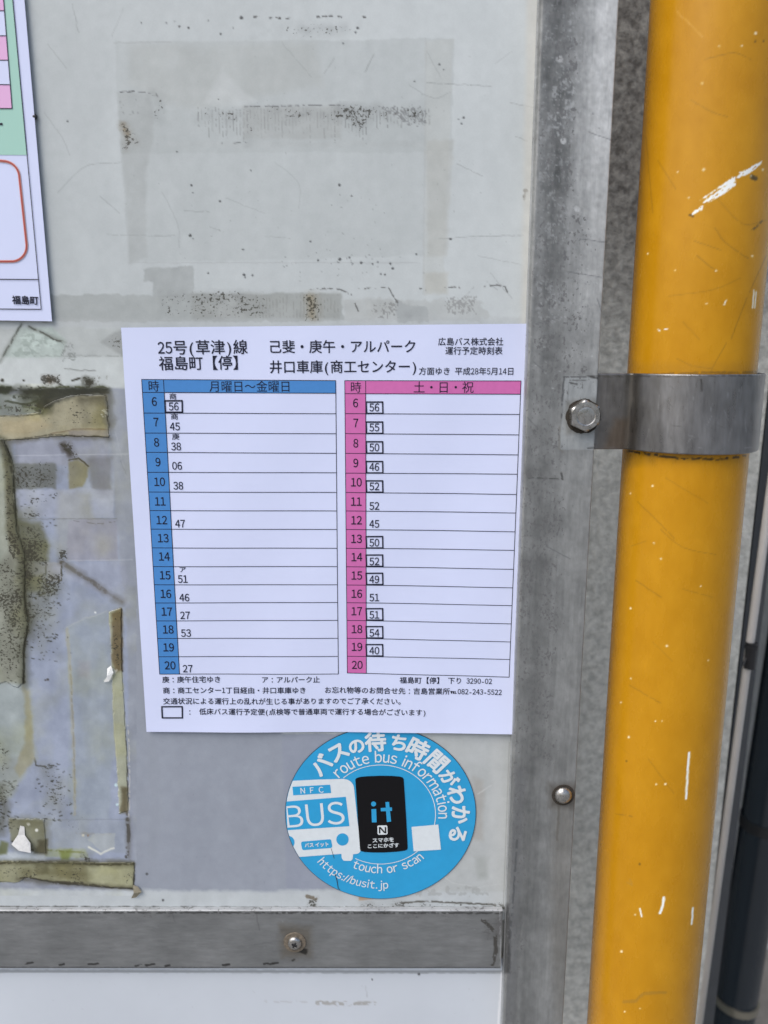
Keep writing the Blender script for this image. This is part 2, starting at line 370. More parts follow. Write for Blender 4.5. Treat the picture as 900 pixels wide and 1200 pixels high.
p.poly([(196, 166), (500, 166), (498, 172), (196, 172)], (180, 185, 184), a=.5)
p.line([(134, 50), (200, 49)], 1.2, (160, 164, 163), a=.6); p.line([(499, 45), (496, 345)], 1, (170, 172, 170), a=.5, jit=.3)
p.line([(150, 308), (400, 308), (492, 308)], 1.2, (172, 176, 176), a=.6)
D = (70, 72, 72)
p.line([(136, 108), (162, 107)], 1.6, D, a=.9, br=.45); p.line([(162, 108), (182, 110), (195, 125)], 1.4, D, a=.5, br=.5)
p.specks([(178, 110), (196, 122), (200, 145), (184, 140)], D, dens=.42, size=2.5, a=.7)
p.specks([(140, 145), (152, 145), (160, 170), (148, 176)], (95, 88, 70), dens=.6, size=3, a=.8, soft=5); p.dots([(145, 152, 2)], (150, 140, 118))
p.specks([(138, 112), (165, 112), (165, 135), (138, 140)], (120, 124, 124), dens=.3, size=3, a=.4)
# comb-like print of a corrugated sheet
for x in np.arange(232, 505, 4.1):
    y0 = 127 + random.uniform(-1, 3); y1 = y0 + (34 if x < 400 else 20) * random.uniform(.5, 1.1)
    if 395 < x < 430: y1 = y0 + 34 - abs(x - 424) * .6
    p.line([(x, y0), (x + .6, y1)], random.uniform(.8, 1.6), (112, 114, 112), a=random.uniform(.25, .65), jit=.5, br=.38)
p.poly([(285, 125), (400, 123), (400, 163), (285, 163)], (168, 171, 168), a=.5, soft=4, fade=.5, ffs=10)
p.specks([(230, 128), (500, 124), (500, 138), (230, 142)], D, dens=.42, size=2.2, a=.65, soft=7)
p.specks([(286, 124), (300, 124), (300, 168), (290, 168)], D, dens=.38, size=2, a=.6, soft=6)
p.specks([(396, 124), (445, 124), (425, 155), (404, 148)], D, dens=.5, size=2, a=.7, soft=6)
p.specks([(440, 124), (500, 124), (500, 150), (480, 150)], (110, 112, 112), dens=.4, size=2, a=.55, soft=6)
p.line([(287, 125), (400, 123)], 1.3, (85, 87, 87), a=.7, br=.42); p.line([(255, 168), (290, 167)], 1.2, D, a=.6, br=.5)
p.line([(293, 20), (340, 22), (380, 19), (432, 20)], 2.0, (60, 60, 58), a=.85, br=.52)
p.specks([(296, 28), (420, 28), (420, 40), (296, 42)], D, dens=.38, size=2, a=.75, soft=5)
for x, y, r in [(283, 20.5, 2.6), (166, 27, 1.4), (195, 27, 1.4), (210, 31, 1.5), (221, 33, 1.6), (205, 25, 1), (244, 24, 1), (258, 40, 1.5), (419, 33, 2), (417, 38, 1.5), (402, 51, 1.6), (273, 33, 1), (79, 142, 1.4),
                (256, 116, 1.2), (207, 178, 1.4), (224, 217, 1.6), (226, 226, 1), (258, 236, 1.5), (294, 200, 1), (223, 276, 2), (226, 280, 1), (285, 292, 1.5), (364, 283, 1.6), (244, 320, 1.3), (286, 322, 2), (287, 325, 1.2),
                (296, 323, 1.8), (398, 217, 2), (412, 230, 1.4), (486, 95, 1.3), (515, 76, 1.4), (520, 82, 1), (423, 308, 2), (437, 309, 1.2), (443, 307, 1), (373, 305, 1.6), (398, 304, 2.2), (410, 302, 1.3), (446, 321, 1.2), (451, 322, 1.2), (458, 309, 1.6), (460, 315, 1.6), (488, 298, 1.5), (528, 280, 1.8), (543, 138, 1.6), (541, 145, 1.2), (537, 140, 1)]:
    p.dots([(x, y, r * .8)], (58, 60, 60), a=.85)
p.dots([(616, 223, 2.6), (614, 230, 1.8)], (105, 103, 98), a=.8); p.line([(616, 224), (614, 234)], 2.4, (120, 118, 112), a=.6)
p.scatter((330, 296, 460, 325), 26, (85, 88, 88)); p.scatter((380, 225, 460, 300), 16, (110, 112, 112)); p.scatter((140, 40, 600, 345), 90, (120, 124, 124), r=(.3, .8), a=.6)
for pts, a_ in [([(428, 84), (438, 64)], .75), ([(380, 86), (392, 68)], .45), ([(85, 5), (92, 38)], .55), ([(56, 52), (78, 80)], .4), ([(500, 97), (575, 101)], .6), ([(480, 100), (508, 115), (528, 108)], .4),
                ([(68, 226), (100, 195), (140, 191)], .45), ([(52, 132), (72, 160), (82, 182)], .35), ([(515, 280), (560, 277), (614, 276)], .5), ([(535, 192), (565, 206)], .5), ([(118, 230), (140, 250)], .4),
                ([(190, 225), (208, 262), (210, 290)], .3), ([(245, 266), (262, 272)], .35), ([(305, 277), (340, 279)], .35), ([(216, 247), (245, 248)], .5), ([(180, 276), (205, 276)], .3), ([(126, 275), (200, 277)], .3),
                ([(597, 120), (625, 126)], .45), ([(604, 160), (618, 165)], .5), ([(130, 45), (145, 10)], .3), ([(330, 50), (365, 90)], .3), ([(560, 300), (610, 310)], .3), ([(575, 320), (600, 350)], .35), ([(265, 232), (310, 250)], .3),
                ([(322, 190), (350, 215), (350, 245)], .25), ([(640, 40), (560, 90)], .0), ([(556, 336), (540, 352)], .4), ([(570, 330), (583, 340)], .4), ([(600, 60), (580, 75)], .3), ([(500, 60), (516, 90)], .3)]:
    p.line(pts, .9, (118, 121, 121), a=a_ * .8, jit=.8, smooth=True, br=.2)
# grey residue band over the timetable
p.poly([(167, 316), (226, 311), (228, 345), (180, 348), (180, 331), (169, 330)], (165, 170, 169), a=.85, rough=1.2)
p.poly([(50, 345), (180, 346), (400, 343), (404, 376), (50, 377)], (163, 168, 166), a=.85, rough=1.4)
p.poly([(225, 344), (400, 343), (398, 374), (225, 374)], (152, 155, 150), a=.5, soft=4, fade=.5)
p.poly([(250, 374), (262, 350), (276, 348), (290, 374)], (176, 180, 178), a=.5, soft=6)
p.poly([(300, 373), (330, 355), (345, 360), (350, 374)], (174, 178, 176), a=.4, soft=6)
p.specks([(190, 345), (280, 344), (280, 374), (190, 374)], (100, 102, 100), dens=.5, size=2.2, a=.7, soft=6)
p.specks([(280, 344), (320, 344), (320, 374), (262, 374)], (105, 106, 104), dens=.42, size=2.2, a=.6, soft=6)
for x in np.arange(300, 400, 4): p.line([(x, 345 + random.uniform(0, 8)), (x, 372)], 1, (120, 120, 114), a=.35, jit=.5, br=.4)
p.specks([(358, 345), (374, 345), (374, 374), (358, 374)], (120, 100, 62), dens=.55, size=2.2, a=.8, soft=6)
p.poly([(404, 352), (460, 350), (466, 358), (430, 376), (404, 376)], (172, 176, 174), a=.6, soft=2, rough=2)
p.poly([(430, 352), (560, 350), (575, 370), (560, 377), (432, 376)], (172, 175, 172), a=.5, soft=3, rough=3, fade=.6, ffs=18)
p.poly([(464, 352), (500, 360), (502, 377), (464, 377)], (155, 160, 160), a=.6, rough=2)
p.poly([(400, 350), (432, 348), (440, 378), (408, 378)], (184, 188, 186), a=.6, soft=4, rough=2)
for pts in ([(362, 339), (380, 338), (398, 339)], [(420, 338), (455, 337), (462, 348), (468, 358)], [(522, 337), (541, 337)], [(568, 336), (582, 334), (592, 336), (595, 342)], [(492, 338), (498, 340)], [(400, 340), (412, 345), (420, 365)]):
    p.line(pts, 1.6, (85, 86, 84), a=.8, br=.42)
p.specks([(520, 345), (560, 345), (560, 370), (520, 372)], (125, 126, 124), dens=.35, size=2, a=.5)
p.specks([(430, 350), (466, 352), (466, 374), (434, 374)], (115, 116, 114), dens=.38, size=2, a=.5)
p.poly([(60, 374), (640, 372), (640, 382), (60, 384)], (178, 182, 181), a=.4, soft=3)
# cream edge by the post
p.poly([(618, -40), (640, -40), (626, 390), (610, 390)], (203, 201, 192), a=.55, soft=6, rough=.5); p.poly([(600, 860), (570, 1070), (600, 1070), (610, 860)], (190, 192, 190), a=.6, soft=4)
# ---- left and lower field: translucent film with mould underneath
FILM = (146, 152, 165)
p.poly([(-60, 385), (150, 384), (150, 420), (-60, 420)], (178, 183, 180), a=.7, soft=2)
p.poly([(22, 384), (60, 384), (78, 402), (72, 418), (0, 424)], (176, 190, 182), a=.7, soft=4, mottle=.10, msc=4)
p.specks([(25, 390), (60, 388), (70, 405), (20, 420)], (200, 214, 206), dens=.5, size=3, a=.55, soft=6, sx=2.2)
p.specks([(30, 388), (66, 394), (66, 415), (12, 420)], (130, 142, 134), dens=.4, size=3, a=.4, soft=6, sx=1.6)
p.line([(25, 380), (12, 403), (0, 424)], 2.0, (55, 58, 52), a=.85, br=.3); p.line([(34, 383), (52, 391), (64, 398), (76, 401)], 2.2, (60, 62, 54), a=.85, br=.36)
p.poly([(118, 400), (146, 384), (146, 418)], (150, 154, 152), a=.7, soft=3); p.specks([(118, 400), (146, 384), (146, 418)], (105, 108, 106), dens=.42, size=2, a=.5)
p.poly([(-60, 419), (150, 418), (150, 456), (-60, 452)], (196, 202, 200), a=.8, soft=3)
p.line([(40, 417), (143, 417)], 1.0, (125, 130, 126), a=.6, br=.3); p.line([(76, 432), (96, 434), (112, 434)], 1.0, (110, 112, 108), a=.7)
p.specks([(70, 400), (90, 402), (90, 425), (72, 425)], (120, 125, 120), dens=.38, size=2, a=.5)
p.dots([(3, 446, 2), (28, 446, 1.2)], (50, 48, 38)); p.specks([(49, 440), (70, 440), (70, 450), (50, 450)], (72, 60, 46), dens=.95, size=2.5, a=.9, soft=3); p.dots([(58, 446, 3)], (130, 118, 104))
p.specks([(97, 442), (112, 443), (110, 453), (98, 453)], (44, 42, 30), dens=1.0, size=3, a=.95, soft=3); p.line([(85, 446), (93, 443)], 2.2, (50, 48, 38)); p.scatter((112, 440, 126, 452), 12, (80, 78, 64))
p.poly([(-60, 456), (128, 455), (150, 456), (330, 860), (480, 860), (440, 1048), (-60, 1044)], FILM, a=1, soft=2, rough=.4, mottle=.02, msc=60)
p.poly([(128, 455), (152, 455), (172, 860), (330, 858), (336, 1045), (160, 1045)], (150, 156, 166), a=.9, soft=3, rough=.3, mottle=.02)
p.poly([(480, 856), (640, 856), (640, 1066), (300, 1066), (380, 1044), (440, 1040)], (180, 184, 183), a=1, soft=8, mottle=.03, rough=2)
p.poly([(-60, 1041), (620, 1045), (620, 1070), (-60, 1070)], (188, 194, 196), a=.9, soft=4, mottle=.03)
# panel seen through the left film
p.poly([(15, 510), (128, 510), (150, 760), (150, 1008), (-60, 1008), (-60, 760), (15, 700)], (152, 161, 180), a=.9, soft=3, mottle=.05, msc=30)
p.poly([(16, 512), (127, 512), (128, 545), (16, 545)], (148, 151, 162), a=.7, soft=3, mottle=.08)
p.poly([(16, 543), (64, 543), (66, 573), (17, 573)], (108, 112, 108), a=.85, soft=3, mottle=.12, rough=1)
p.specks([(16, 543), (66, 543), (66, 573), (17, 573)], (62, 64, 56), dens=.5, size=2.2, a=.6, soft=5)
p.poly([(100, 536), (132, 535), (130, 573), (108, 574)], (122, 124, 128), a=.75, soft=5, fade=.3)
p.poly([(80, 540), (92, 537), (104, 545), (104, 560), (96, 570), (80, 575)], (136, 132, 104), a=.85, soft=3, mottle=.1)
p.line([(81, 539), (92, 537), (103, 546)], 1.6, (62, 56, 34), a=.85); p.specks([(80, 540), (102, 545), (92, 572), (80, 574)], (90, 84, 56), dens=.45, size=2.2, a=.6)
p.line([(16, 534), (152, 532)], 1.2, (190, 194, 204), a=.55, jit=.3)
p.specks([(69, 520), (82, 520), (88, 535), (74, 530)], (52, 46, 38), dens=.85, size=2.4, a=.9, soft=4)
p.poly([(17, 574), (133, 573), (134, 607), (18, 607)], (168, 174, 190), a=.8, soft=2)
p.poly([(68, 575), (105, 578), (110, 606), (98, 650), (66, 650)], (152, 154, 148), a=.6, soft=8, fade=.3)
p.specks([(28, 578), (68, 576), (56, 592), (34, 596)], (72, 76, 66), dens=.5, size=2.3, a=.75, soft=7)
p.specks([(20, 596), (52, 600), (50, 608), (20, 610)], (56, 60, 46), dens=.5, size=2.3, a=.75, soft=5)
p.poly([(80, 609), (137, 609), (139, 657), (76, 657)], (150, 150, 160), a=.7, soft=2, mottle=.03); p.line([(86, 610), (115, 614), (137, 611)], 1.1, (95, 92, 90), a=.5, br=.4)
p.line([(20, 608), (137, 608)], 1.0, (110, 110, 104), a=.5)
p.poly([(20, 610), (46, 612), (58, 640), (56, 659), (26, 659)], (104, 105, 82), a=.8, soft=6, fade=.4, ffs=10)
p.specks([(20, 610), (50, 614), (60, 640), (56, 661), (26, 661)], (38, 40, 26), dens=.62, size=2.4, a=.85, soft=6)
p.specks([(68, 644), (78, 644), (78, 654), (70, 654)], (84, 84, 74), dens=.7, size=2.3, a=.7, soft=3)
p.poly([(30, 661), (54, 660), (54, 680), (30, 680)], (158, 160, 162), a=.7); p.poly([(54, 659), (72, 659), (72, 682), (56, 682)], (164, 166, 172), a=.8, soft=1)
p.line([(54, 660), (53, 682)], 1.5, (70, 70, 56), a=.7, br=.35); p.line([(72, 658), (72, 680), (56, 688), (44, 676)], 1.7, (60, 58, 44), a=.85, br=.3)
p.poly([(30, 674), (50, 674), (50, 692), (30, 692)], (122, 122, 88), a=.8, soft=6, fade=.4); p.specks([(30, 672), (74, 672), (70, 705), (30, 705)], (46, 48, 30), dens=.52, size=2.3, a=.85, soft=6)
p.line([(42, 701), (50, 696), (60, 693)], 3, (52, 50, 36), a=.8, br=.36)
p.line([(72, 659), (86, 668), (98, 676), (112, 684)], 4.5, (78, 75, 64), a=.8, br=.32); p.line([(104, 680), (114, 686), (124, 694)], 5, (74, 68, 58), a=.85, br=.3); p.line([(112, 685), (130, 697), (143, 705)], 2, (120, 122, 126), a=.7, br=.35)
p.poly([(76, 659), (148, 658), (150, 710), (76, 676)], (162, 167, 182), a=.5, soft=4); p.line([(80, 657), (155, 656)], 1.2, (186, 190, 200), a=.5, jit=.3)
p.specks([(24, 700), (76, 700), (68, 735), (48, 765), (30, 745)], (48, 50, 40), dens=.42, size=2.2, a=.85, soft=10)
p.specks([(60, 735), (74, 735), (74, 770), (64, 770)], (60, 60, 54), dens=.3, size=2.2, a=.7, soft=6); p.dots([(56, 796, 1.6), (53, 797, 1.2), (83, 765, 1.1)], (72, 68, 64))
p.poly([(78, 735), (96, 726), (126, 717), (131, 760), (134, 860), (128, 960), (82, 960)], (150, 160, 168), a=.6, soft=3, mottle=.03)
p.line([(78, 735), (100, 724), (112, 722), (126, 716)], 1.2, (172, 178, 184), a=.7); p.dots([(111.5, 718, 1.3)], (222, 226, 230))
p.line([(79, 738), (83, 800), (86, 870), (88, 955)], 4, (160, 158, 142), a=.55, jit=1.5); p.line([(82, 780), (86, 850), (88, 940)], 1.4, (126, 120, 98), a=.45, br=.35)
p.poly([(92, 775), (104, 775), (104, 795), (92, 795)], (158, 154, 162), a=.4, soft=6)
p.specks([(44, 895), (66, 897), (80, 930), (74, 962), (58, 940), (40, 905)], (70, 72, 72), dens=.36, size=2.2, a=.85, soft=7)
p.line([(41, 888), (42, 897), (52, 898), (63, 897)], 1.8, (52, 50, 44), a=.85, br=.3); p.specks([(74, 958), (98, 958), (92, 972), (78, 972)], (80, 80, 74), dens=.35, size=2, a=.7)
p.poly([(15, 960), (150, 961), (150, 1000), (15, 1000)], (150, 158, 166), a=.5, soft=1.5); p.line([(52, 961), (150, 960)], 1.0, (128, 134, 138), a=.6)
p.line([(90, 976), (120, 978), (130, 977)], 3, (142, 142, 140), a=.5, br=.3); p.dots([(97, 979, 1.6)], (205, 200, 188)); p.dots([(103, 979, 1.4)], (138, 116, 104))
p.poly([(104, 985), (110, 978), (135, 975), (134, 992), (118, 998)], (172, 178, 178), a=.7, soft=1.5)
p.line([(104, 993), (112, 997), (118, 1001), (124, 997), (133, 994)], 2.4, (212, 214, 206), a=.9, jit=.5)
p.dots([(136, 920, 2), (137, 943, 1.6)], (196, 220, 224))
p.line([(149, 960), (151, 975), (150, 990), (148, 1004)], 4, (66, 64, 58), a=.85, br=.34); p.line([(150, 850), (152, 905), (151, 960)], 1.3, (206, 204, 198), a=.8, br=.3)
p.line([(145, 835), (149, 900), (149, 955)], 2.0, (80, 74, 62), a=.8, br=.34)
p.poly([(52, 993), (100, 995), (104, 1006), (54, 1004)], (150, 158, 130), a=.7, soft=3, fade=.4); p.poly([(70, 996), (84, 994), (82, 1008), (74, 1008)], (118, 130, 66), a=.75, soft=4)
p.line([(54, 996), (76, 998), (98, 999)], 2, (112, 118, 66), a=.7, br=.3); p.specks([(95, 1000), (106, 1002), (110, 1012), (100, 1012)], (72, 66, 48), dens=.7, size=2.3, a=.8, soft=3)
p.poly([(-10, 1000), (50, 998), (54, 1009), (-10, 1012)], (184, 192, 196), a=.8, soft=3)
p.specks([(-20, 920), (16, 920), (8, 945), (6, 975), (-20, 975)], (62, 62, 50), dens=.52, size=2.6, a=.85, soft=6)
# mould line over the yellow tape, and the zone left of it
p.poly([(-60, 462), (50, 460), (50, 484), (-60, 490)], (128, 134, 126), a=.9, soft=3, mottle=.1)
p.poly([(12, 466), (40, 465), (46, 472), (20, 476)], (168, 176, 176), a=.8, soft=3, rough=2)
# tapes (their colour also continues underneath the raised strips)
T1 = [(-60, 490), (10, 487), (48, 484), (53, 475), (70, 467), (95, 462), (125, 464), (127, 495), (128, 512), (82, 511), (25, 515), (0, 517), (-60, 520)]
T2 = [(-60, 512), (3, 514), (9, 525), (16, 545), (17, 580), (20, 622), (29, 648), (29, 700), (33, 735), (28, 762), (28, 799), (34, 805), (37, 850), (42, 897), (20, 925), (6, 945), (-60, 950)]
T2P = [(-60, 512), (3, 514), (9, 525), (16, 545), (17, 580), (20, 622), (29, 648), (29, 700), (33, 735), (28, 762), (28, 800), (20, 806), (8, 799), (-8, 804), (-60, 800)]
T3 = [(128, 717), (142, 712), (143, 785), (146, 830), (149, 900), (150, 950), (140, 953), (137, 900), (133, 850), (131, 790)]
T4 = [(-60, 1010), (0, 1009), (60, 1010), (157, 1011), (158, 1020), (156, 1041), (130, 1040), (60, 1034), (30, 1028), (22, 1034), (-60, 1032)]
p.poly(T1, (162, 157, 132), soft=1.5, rough=.8, mottle=.08, msc=16)
p.poly([(90, 466), (124, 464), (127, 500), (100, 500), (96, 480)], (124, 121, 100), a=.7, soft=8, fade=.4); p.poly([(40, 470), (62, 466), (60, 482), (50, 486)], (60, 62, 44), a=.7, soft=8)
p.poly([(0, 492), (46, 488), (60, 498), (30, 510), (0, 508)], (174, 158, 122), a=.5, soft=8); p.poly([(80, 505), (127, 503), (128, 511), (82, 511)], (146, 140, 132), a=.75, soft=2); p.line([(60, 508), (90, 503), (127, 503)], 1.3, (118, 100, 76), a=.7)
p.line([(-10, 519), (22, 515), (60, 509), (82, 511), (127, 512)], 1.7, (70, 66, 52), a=.75, br=.22); p.line([(0, 488), (40, 486), (50, 484), (53, 476)], 1.8, (66, 66, 46), a=.8)
p.line([(123, 463), (127, 475), (124, 485), (128, 498)], 2.2, (70, 62, 48), a=.8, br=.3); p.specks([(118, 480), (129, 478), (129, 490), (118, 490)], (214, 216, 206), dens=.6, size=2, a=.8, soft=3)
p.specks([(60, 475), (120, 470), (126, 500), (30, 508)], (104, 98, 76), dens=.3, size=2.2, a=.5, soft=8)
p.poly([(-20, 454), (14, 453), (10, 462), (-20, 463)], (40, 46, 22), a=.95, soft=2.5, rough=1.5)
p.poly([(26, 457), (48, 455), (126, 455), (124, 461), (86, 463), (60, 474), (46, 484), (40, 474), (50, 464), (30, 462)], (46, 46, 34), a=.9, soft=4, rough=2.5, mottle=.2, msc=5)
p.poly([(50, 456), (88, 457), (84, 466), (60, 474)], (84, 84, 78), a=.55, soft=6); p.line([(28, 459), (50, 458), (44, 470), (30, 474), (6, 470)], 2.4, (52, 56, 38), a=.85, br=.3)
p.line([(16, 465), (32, 466)], 3.6, (50, 54, 40), a=.8, br=.3); p.line([(0, 478), (30, 476), (48, 480)], 3.0, (82, 88, 72), a=.7, br=.3); p.specks([(0, 470), (50, 470), (50, 486), (0, 486)], (72, 80, 60), dens=.5, size=2.4, a=.7, soft=5)
p.line([(44, 454), (125, 453)], 1.8, (70, 74, 40), a=.8, br=.35); p.line([(86, 459), (127, 460)], 2.2, (50, 46, 34), a=.8, br=.28)
p.poly([(-60, 780), (28, 790), (34, 805), (37, 850), (42, 890), (26, 912), (14, 935), (-60, 950)], (156, 162, 152), a=.85, soft=7, rough=2, mottle=.06, fade=.3)
p.poly(T2P, (158, 163, 150), soft=1.5, rough=.6, mottle=.05, msc=20)
p.poly([(-2, 512), (9, 525), (16, 545), (17, 580), (20, 622), (29, 648), (29, 665), (12, 650), (8, 620), (6, 570), (2, 530)], (100, 98, 76), a=.85, soft=5, mottle=.15)
p.specks([(0, 515), (14, 540), (19, 622), (28, 650), (10, 660), (6, 600)], (56, 54, 40), dens=.55, size=2.3, a=.8, soft=5)
p.poly([(12, 640), (28, 655), (29, 800), (-10, 800), (-10, 680)], (140, 142, 128), a=.8, soft=8, fade=.2); p.specks([(-10, 655), (29, 660), (29, 770), (10, 800), (-10, 780)], (44, 44, 36), dens=.46, size=2.2, a=.85, soft=8)
p.poly([(-10, 800), (30, 801), (35, 850), (20, 890), (-10, 880)], (160, 170, 172), a=.7, soft=4); p.poly([(28, 804), (35, 810), (41, 890), (24, 910), (18, 900), (30, 870)], (152, 148, 122), a=.7, soft=4)
p.specks([(0, 870), (14, 878), (6, 905), (0, 900)], (58, 58, 46), dens=.5, size=2.2, a=.7)
SEAM = [(3, 516), (11, 534), (16, 560), (17, 590), (21, 624), (29, 648), (29, 700), (33, 732), (28, 760), (28, 800)]
p.line(SEAM, 3.4, (38, 36, 24), a=.88, jit=1.2, br=.22); p.specks([(24, 640), (36, 640), (42, 735), (32, 770), (26, 770)], (44, 42, 30), dens=.6, size=2.3, a=.85, soft=5)
p.poly(T3, (163, 166, 146), soft=1.2, rough=.5, mottle=.05)
p.poly([(129, 718), (142, 712), (144, 786), (136, 788), (131, 770)], (116, 104, 78), a=.9, soft=3, mottle=.15, msc=5); p.specks([(129, 720), (142, 714), (143, 786), (134, 788)], (84, 70, 46), dens=.5, size=2.2, a=.7, soft=4)
p.line([(142, 714), (143, 786)], 1.8, (58, 50, 36), a=.8); p.poly([(142, 922), (149, 922), (150, 952), (141, 950)], (112, 104, 80), a=.85, soft=3)
p.line([(128, 782), (133, 786), (128, 796), (123, 797)], 3.4, (222, 224, 218), a=.9, jit=1.2, br=.25); p.line([(131, 790), (137, 785)], 2.2, (222, 224, 218), a=.8)
p.poly(T4, (148, 148, 120), soft=1.2, rough=.6, mottle=.08, msc=16)
p.poly([(103, 1014), (155, 1013), (155, 1039), (104, 1034)], (168, 168, 136), a=.85, soft=3); p.poly([(40, 1012), (58, 1012), (56, 1024), (42, 1026)], (104, 102, 76), a=.8, soft=4)
p.poly([(62, 1010), (100, 1010), (104, 1034), (68, 1030)], (120, 116, 84), a=.7, soft=6, fade=.5)
p.line([(0, 1011), (44, 1010), (80, 1011), (120, 1013), (157, 1012)], 2.6, (62, 58, 40), a=.85, br=.28); p.line([(24, 1029), (34, 1028), (60, 1033), (100, 1036), (130, 1040), (156, 1041)], 2.2, (56, 52, 40), a=.85, br=.3)
p.line([(64, 1034), (96, 1035)], 4.5, (54, 50, 40), a=.8, br=.36); p.specks([(145, 1025), (156, 1020), (156, 1040), (146, 1040)], (70, 66, 44), dens=.5, size=2.2, a=.8, soft=4); p.line([(157, 1012), (157, 1040)], 1.8, (60, 58, 46), a=.85, br=.25)
p.specks([(0, 1012), (100, 1012), (100, 1034), (0, 1030)], (92, 88, 58), dens=.35, size=2.3, a=.6, soft=5)
p.poly([(10, 958), (52, 960), (54, 1000), (42, 998), (12, 985)], (126, 126, 102), a=.85, soft=3, mottle=.1); p.poly([(44, 985), (54, 984), (54, 1001), (40, 1000)], (74, 70, 52), a=.9, soft=4); p.dots([(34, 965, 2.2), (43, 973, 2.0)], (226, 228, 224))
p.poly([(0, 985), (10, 988), (8, 1002), (-5, 1003)], (98, 104, 62), a=.8, soft=4); p.line([(15, 986), (26, 993), (39, 996)], 2.5, (46, 42, 34), a=.9)
# bottom ledge dirt, marks right of the sticker
p.line([(-40, 1063), (300, 1064), (620, 1064)], 3.0, (62, 62, 58), a=.8, br=.18); p.line([(470, 1058), (500, 1056), (560, 1059), (590, 1061)], 2.0, (70, 68, 60), a=.8, br=.3); p.line([(360, 1050), (370, 1053)], 4.5, (120, 112, 98), a=.9, br=.2)
p.specks([(360, 1052), (372, 1052), (372, 1066), (360, 1066)], (84, 78, 66), dens=.7, size=2.2, a=.8, soft=3); p.specks([(420, 1056), (590, 1056), (590, 1064), (420, 1064)], (80, 78, 70), dens=.4, size=2.2, a=.8, soft=3)
p.dots([(191, 1055, 1.5), (172, 1024, 1.6)], (80, 82, 84)); p.poly([(554, 910), (566, 915), (566, 985), (552, 985)], (160, 154, 146), a=.45, soft=6, fade=.4); p.poly([(556, 1005), (574, 1003), (572, 1028), (560, 1030)], (160, 164, 160), a=.6, soft=6)
p.poly([(575, 860), (592, 862), (590, 1060), (572, 1060)], (194, 197, 196), a=.5, soft=8); p.line([(560, 930), (576, 920)], 1.4, (208, 210, 208), a=.6, br=.3); p.poly([(540, 862), (575, 862), (570, 900), (548, 890)], (188, 192, 192), a=.5, soft=6, fade=.5)
p.line([(500, 1010), (530, 1035), (560, 1040), (590, 1035)], 1.2, (200, 203, 202), a=.4); p.specks([(480, 1040), (560, 1035), (575, 1050), (480, 1052)], (156, 158, 156), dens=.4, size=4, a=.5); p.poly([(420, 1050), (448, 1052), (420, 1056)], (170, 130, 90), a=.6, soft=2)
p.line([(597, 870), (590, 1060)], 1.2, (150, 152, 150), a=.7, jit=.2)
p.scatter((160, 870, 330, 1040), 14, (128, 132, 140), r=(.3, .7)); p.line([(176, 868), (185, 940), (180, 1000)], 14, (146, 152, 160), a=.25, jit=3)
p.line([(135, 505), (148, 560)], 1, (176, 180, 186), a=.3); p.line([(141, 540), (148, 556)], 1, (120, 124, 130), a=.4)
HG = (58, 60, 44)
lf = (U < 160) & (V > 450) & (V < 1050)
nz1 = fbm(U, V, 15, 5, 301) - .5; nz2 = fbm(U * 1.6, V * .35, 22, 4, 307) - .5; nz3 = np.clip(fbm(U, V, 40, 4, 311) - .48, 0, 1)
p.C += (nz1 * .10 + nz2 * .07)[..., None] * lf[..., None]
p.C += nz3[..., None] * lf[..., None] * np.array((.05, .03, -.13)) * 1.0
p.C += ((fbm(U, V, 9, 4, 317) - .5) * .035 + (fbm(U * 1.5, V * .4, 30, 3, 323) - .5) * .03)[..., None]
p.halo(SEAM, 10, HG, a=.55); p.halo([(28, 640), (31, 700), (35, 740)], 14, (66, 66, 48), a=.5)
p.halo([(0, 457), (60, 458), (126, 458)], 8, (40, 42, 28), a=.8); p.halo([(30, 466), (56, 466), (80, 462)], 12, (44, 46, 32), a=.8); p.halo([(96, 468), (124, 466), (128, 495)], 9, (80, 76, 58), a=.7)
p.halo([(128, 465), (129, 512)], 8, (104, 106, 104), a=.6); p.halo([(0, 520), (60, 512), (127, 514)], 5, (84, 82, 70), a=.55)
p.halo([(18, 555), (40, 560), (62, 558)], 16, (92, 94, 88), a=.5); p.halo([(22, 612), (34, 640), (40, 664)], 22, (92, 92, 66), a=.55); p.halo([(36, 690), (60, 692)], 18, (104, 106, 84), a=.5)
p.halo([(72, 659), (98, 676), (124, 694), (143, 706)], 7, (92, 88, 78), a=.55); p.halo([(120, 540), (122, 572)], 14, (118, 118, 120), a=.5)
p.halo([(0, 1010), (100, 1011), (157, 1012)], 6, (70, 68, 46), a=.7); p.halo([(20, 1030), (60, 1034), (156, 1041)], 5, (72, 68, 52), a=.6); p.halo([(30, 1022), (100, 1024)], 10, (96, 92, 60), a=.5)
p.halo([(150, 960), (151, 1004)], 5, (92, 90, 84), a=.6); p.halo([(138, 720), (139, 785)], 8, (92, 80, 54), a=.5); p.halo([(146, 925), (146, 950)], 6, (84, 78, 56), a=.6)
p.halo([(14, 962), (52, 964), (54, 998), (16, 990)], 9, (96, 94, 70), a=.55); p.halo([(0, 925), (6, 950), (0, 975)], 12, (78, 78, 62), a=.6); p.halo([(0, 540), (4, 640)], 6, (176, 180, 164), a=.4)
p.halo([(0, 424), (12, 403), (25, 380)], 4, (110, 114, 106), a=.5); p.halo([(34, 383), (76, 401)], 4, (112, 116, 108), a=.5)
p.halo([(58, 445), (60, 446)], 7, (78, 66, 50), a=.95, nz=4); p.halo([(102, 447), (106, 448)], 8, (42, 42, 30), a=1.0, nz=4); p.halo([(74, 522), (82, 532)], 6, (56, 50, 42), a=.95, nz=4)
p.halo([(145, 147), (150, 158)], 7, (128, 118, 98), a=.8, nz=4); p.halo([(364, 348), (366, 372)], 7, (142, 130, 102), a=.6, nz=5)
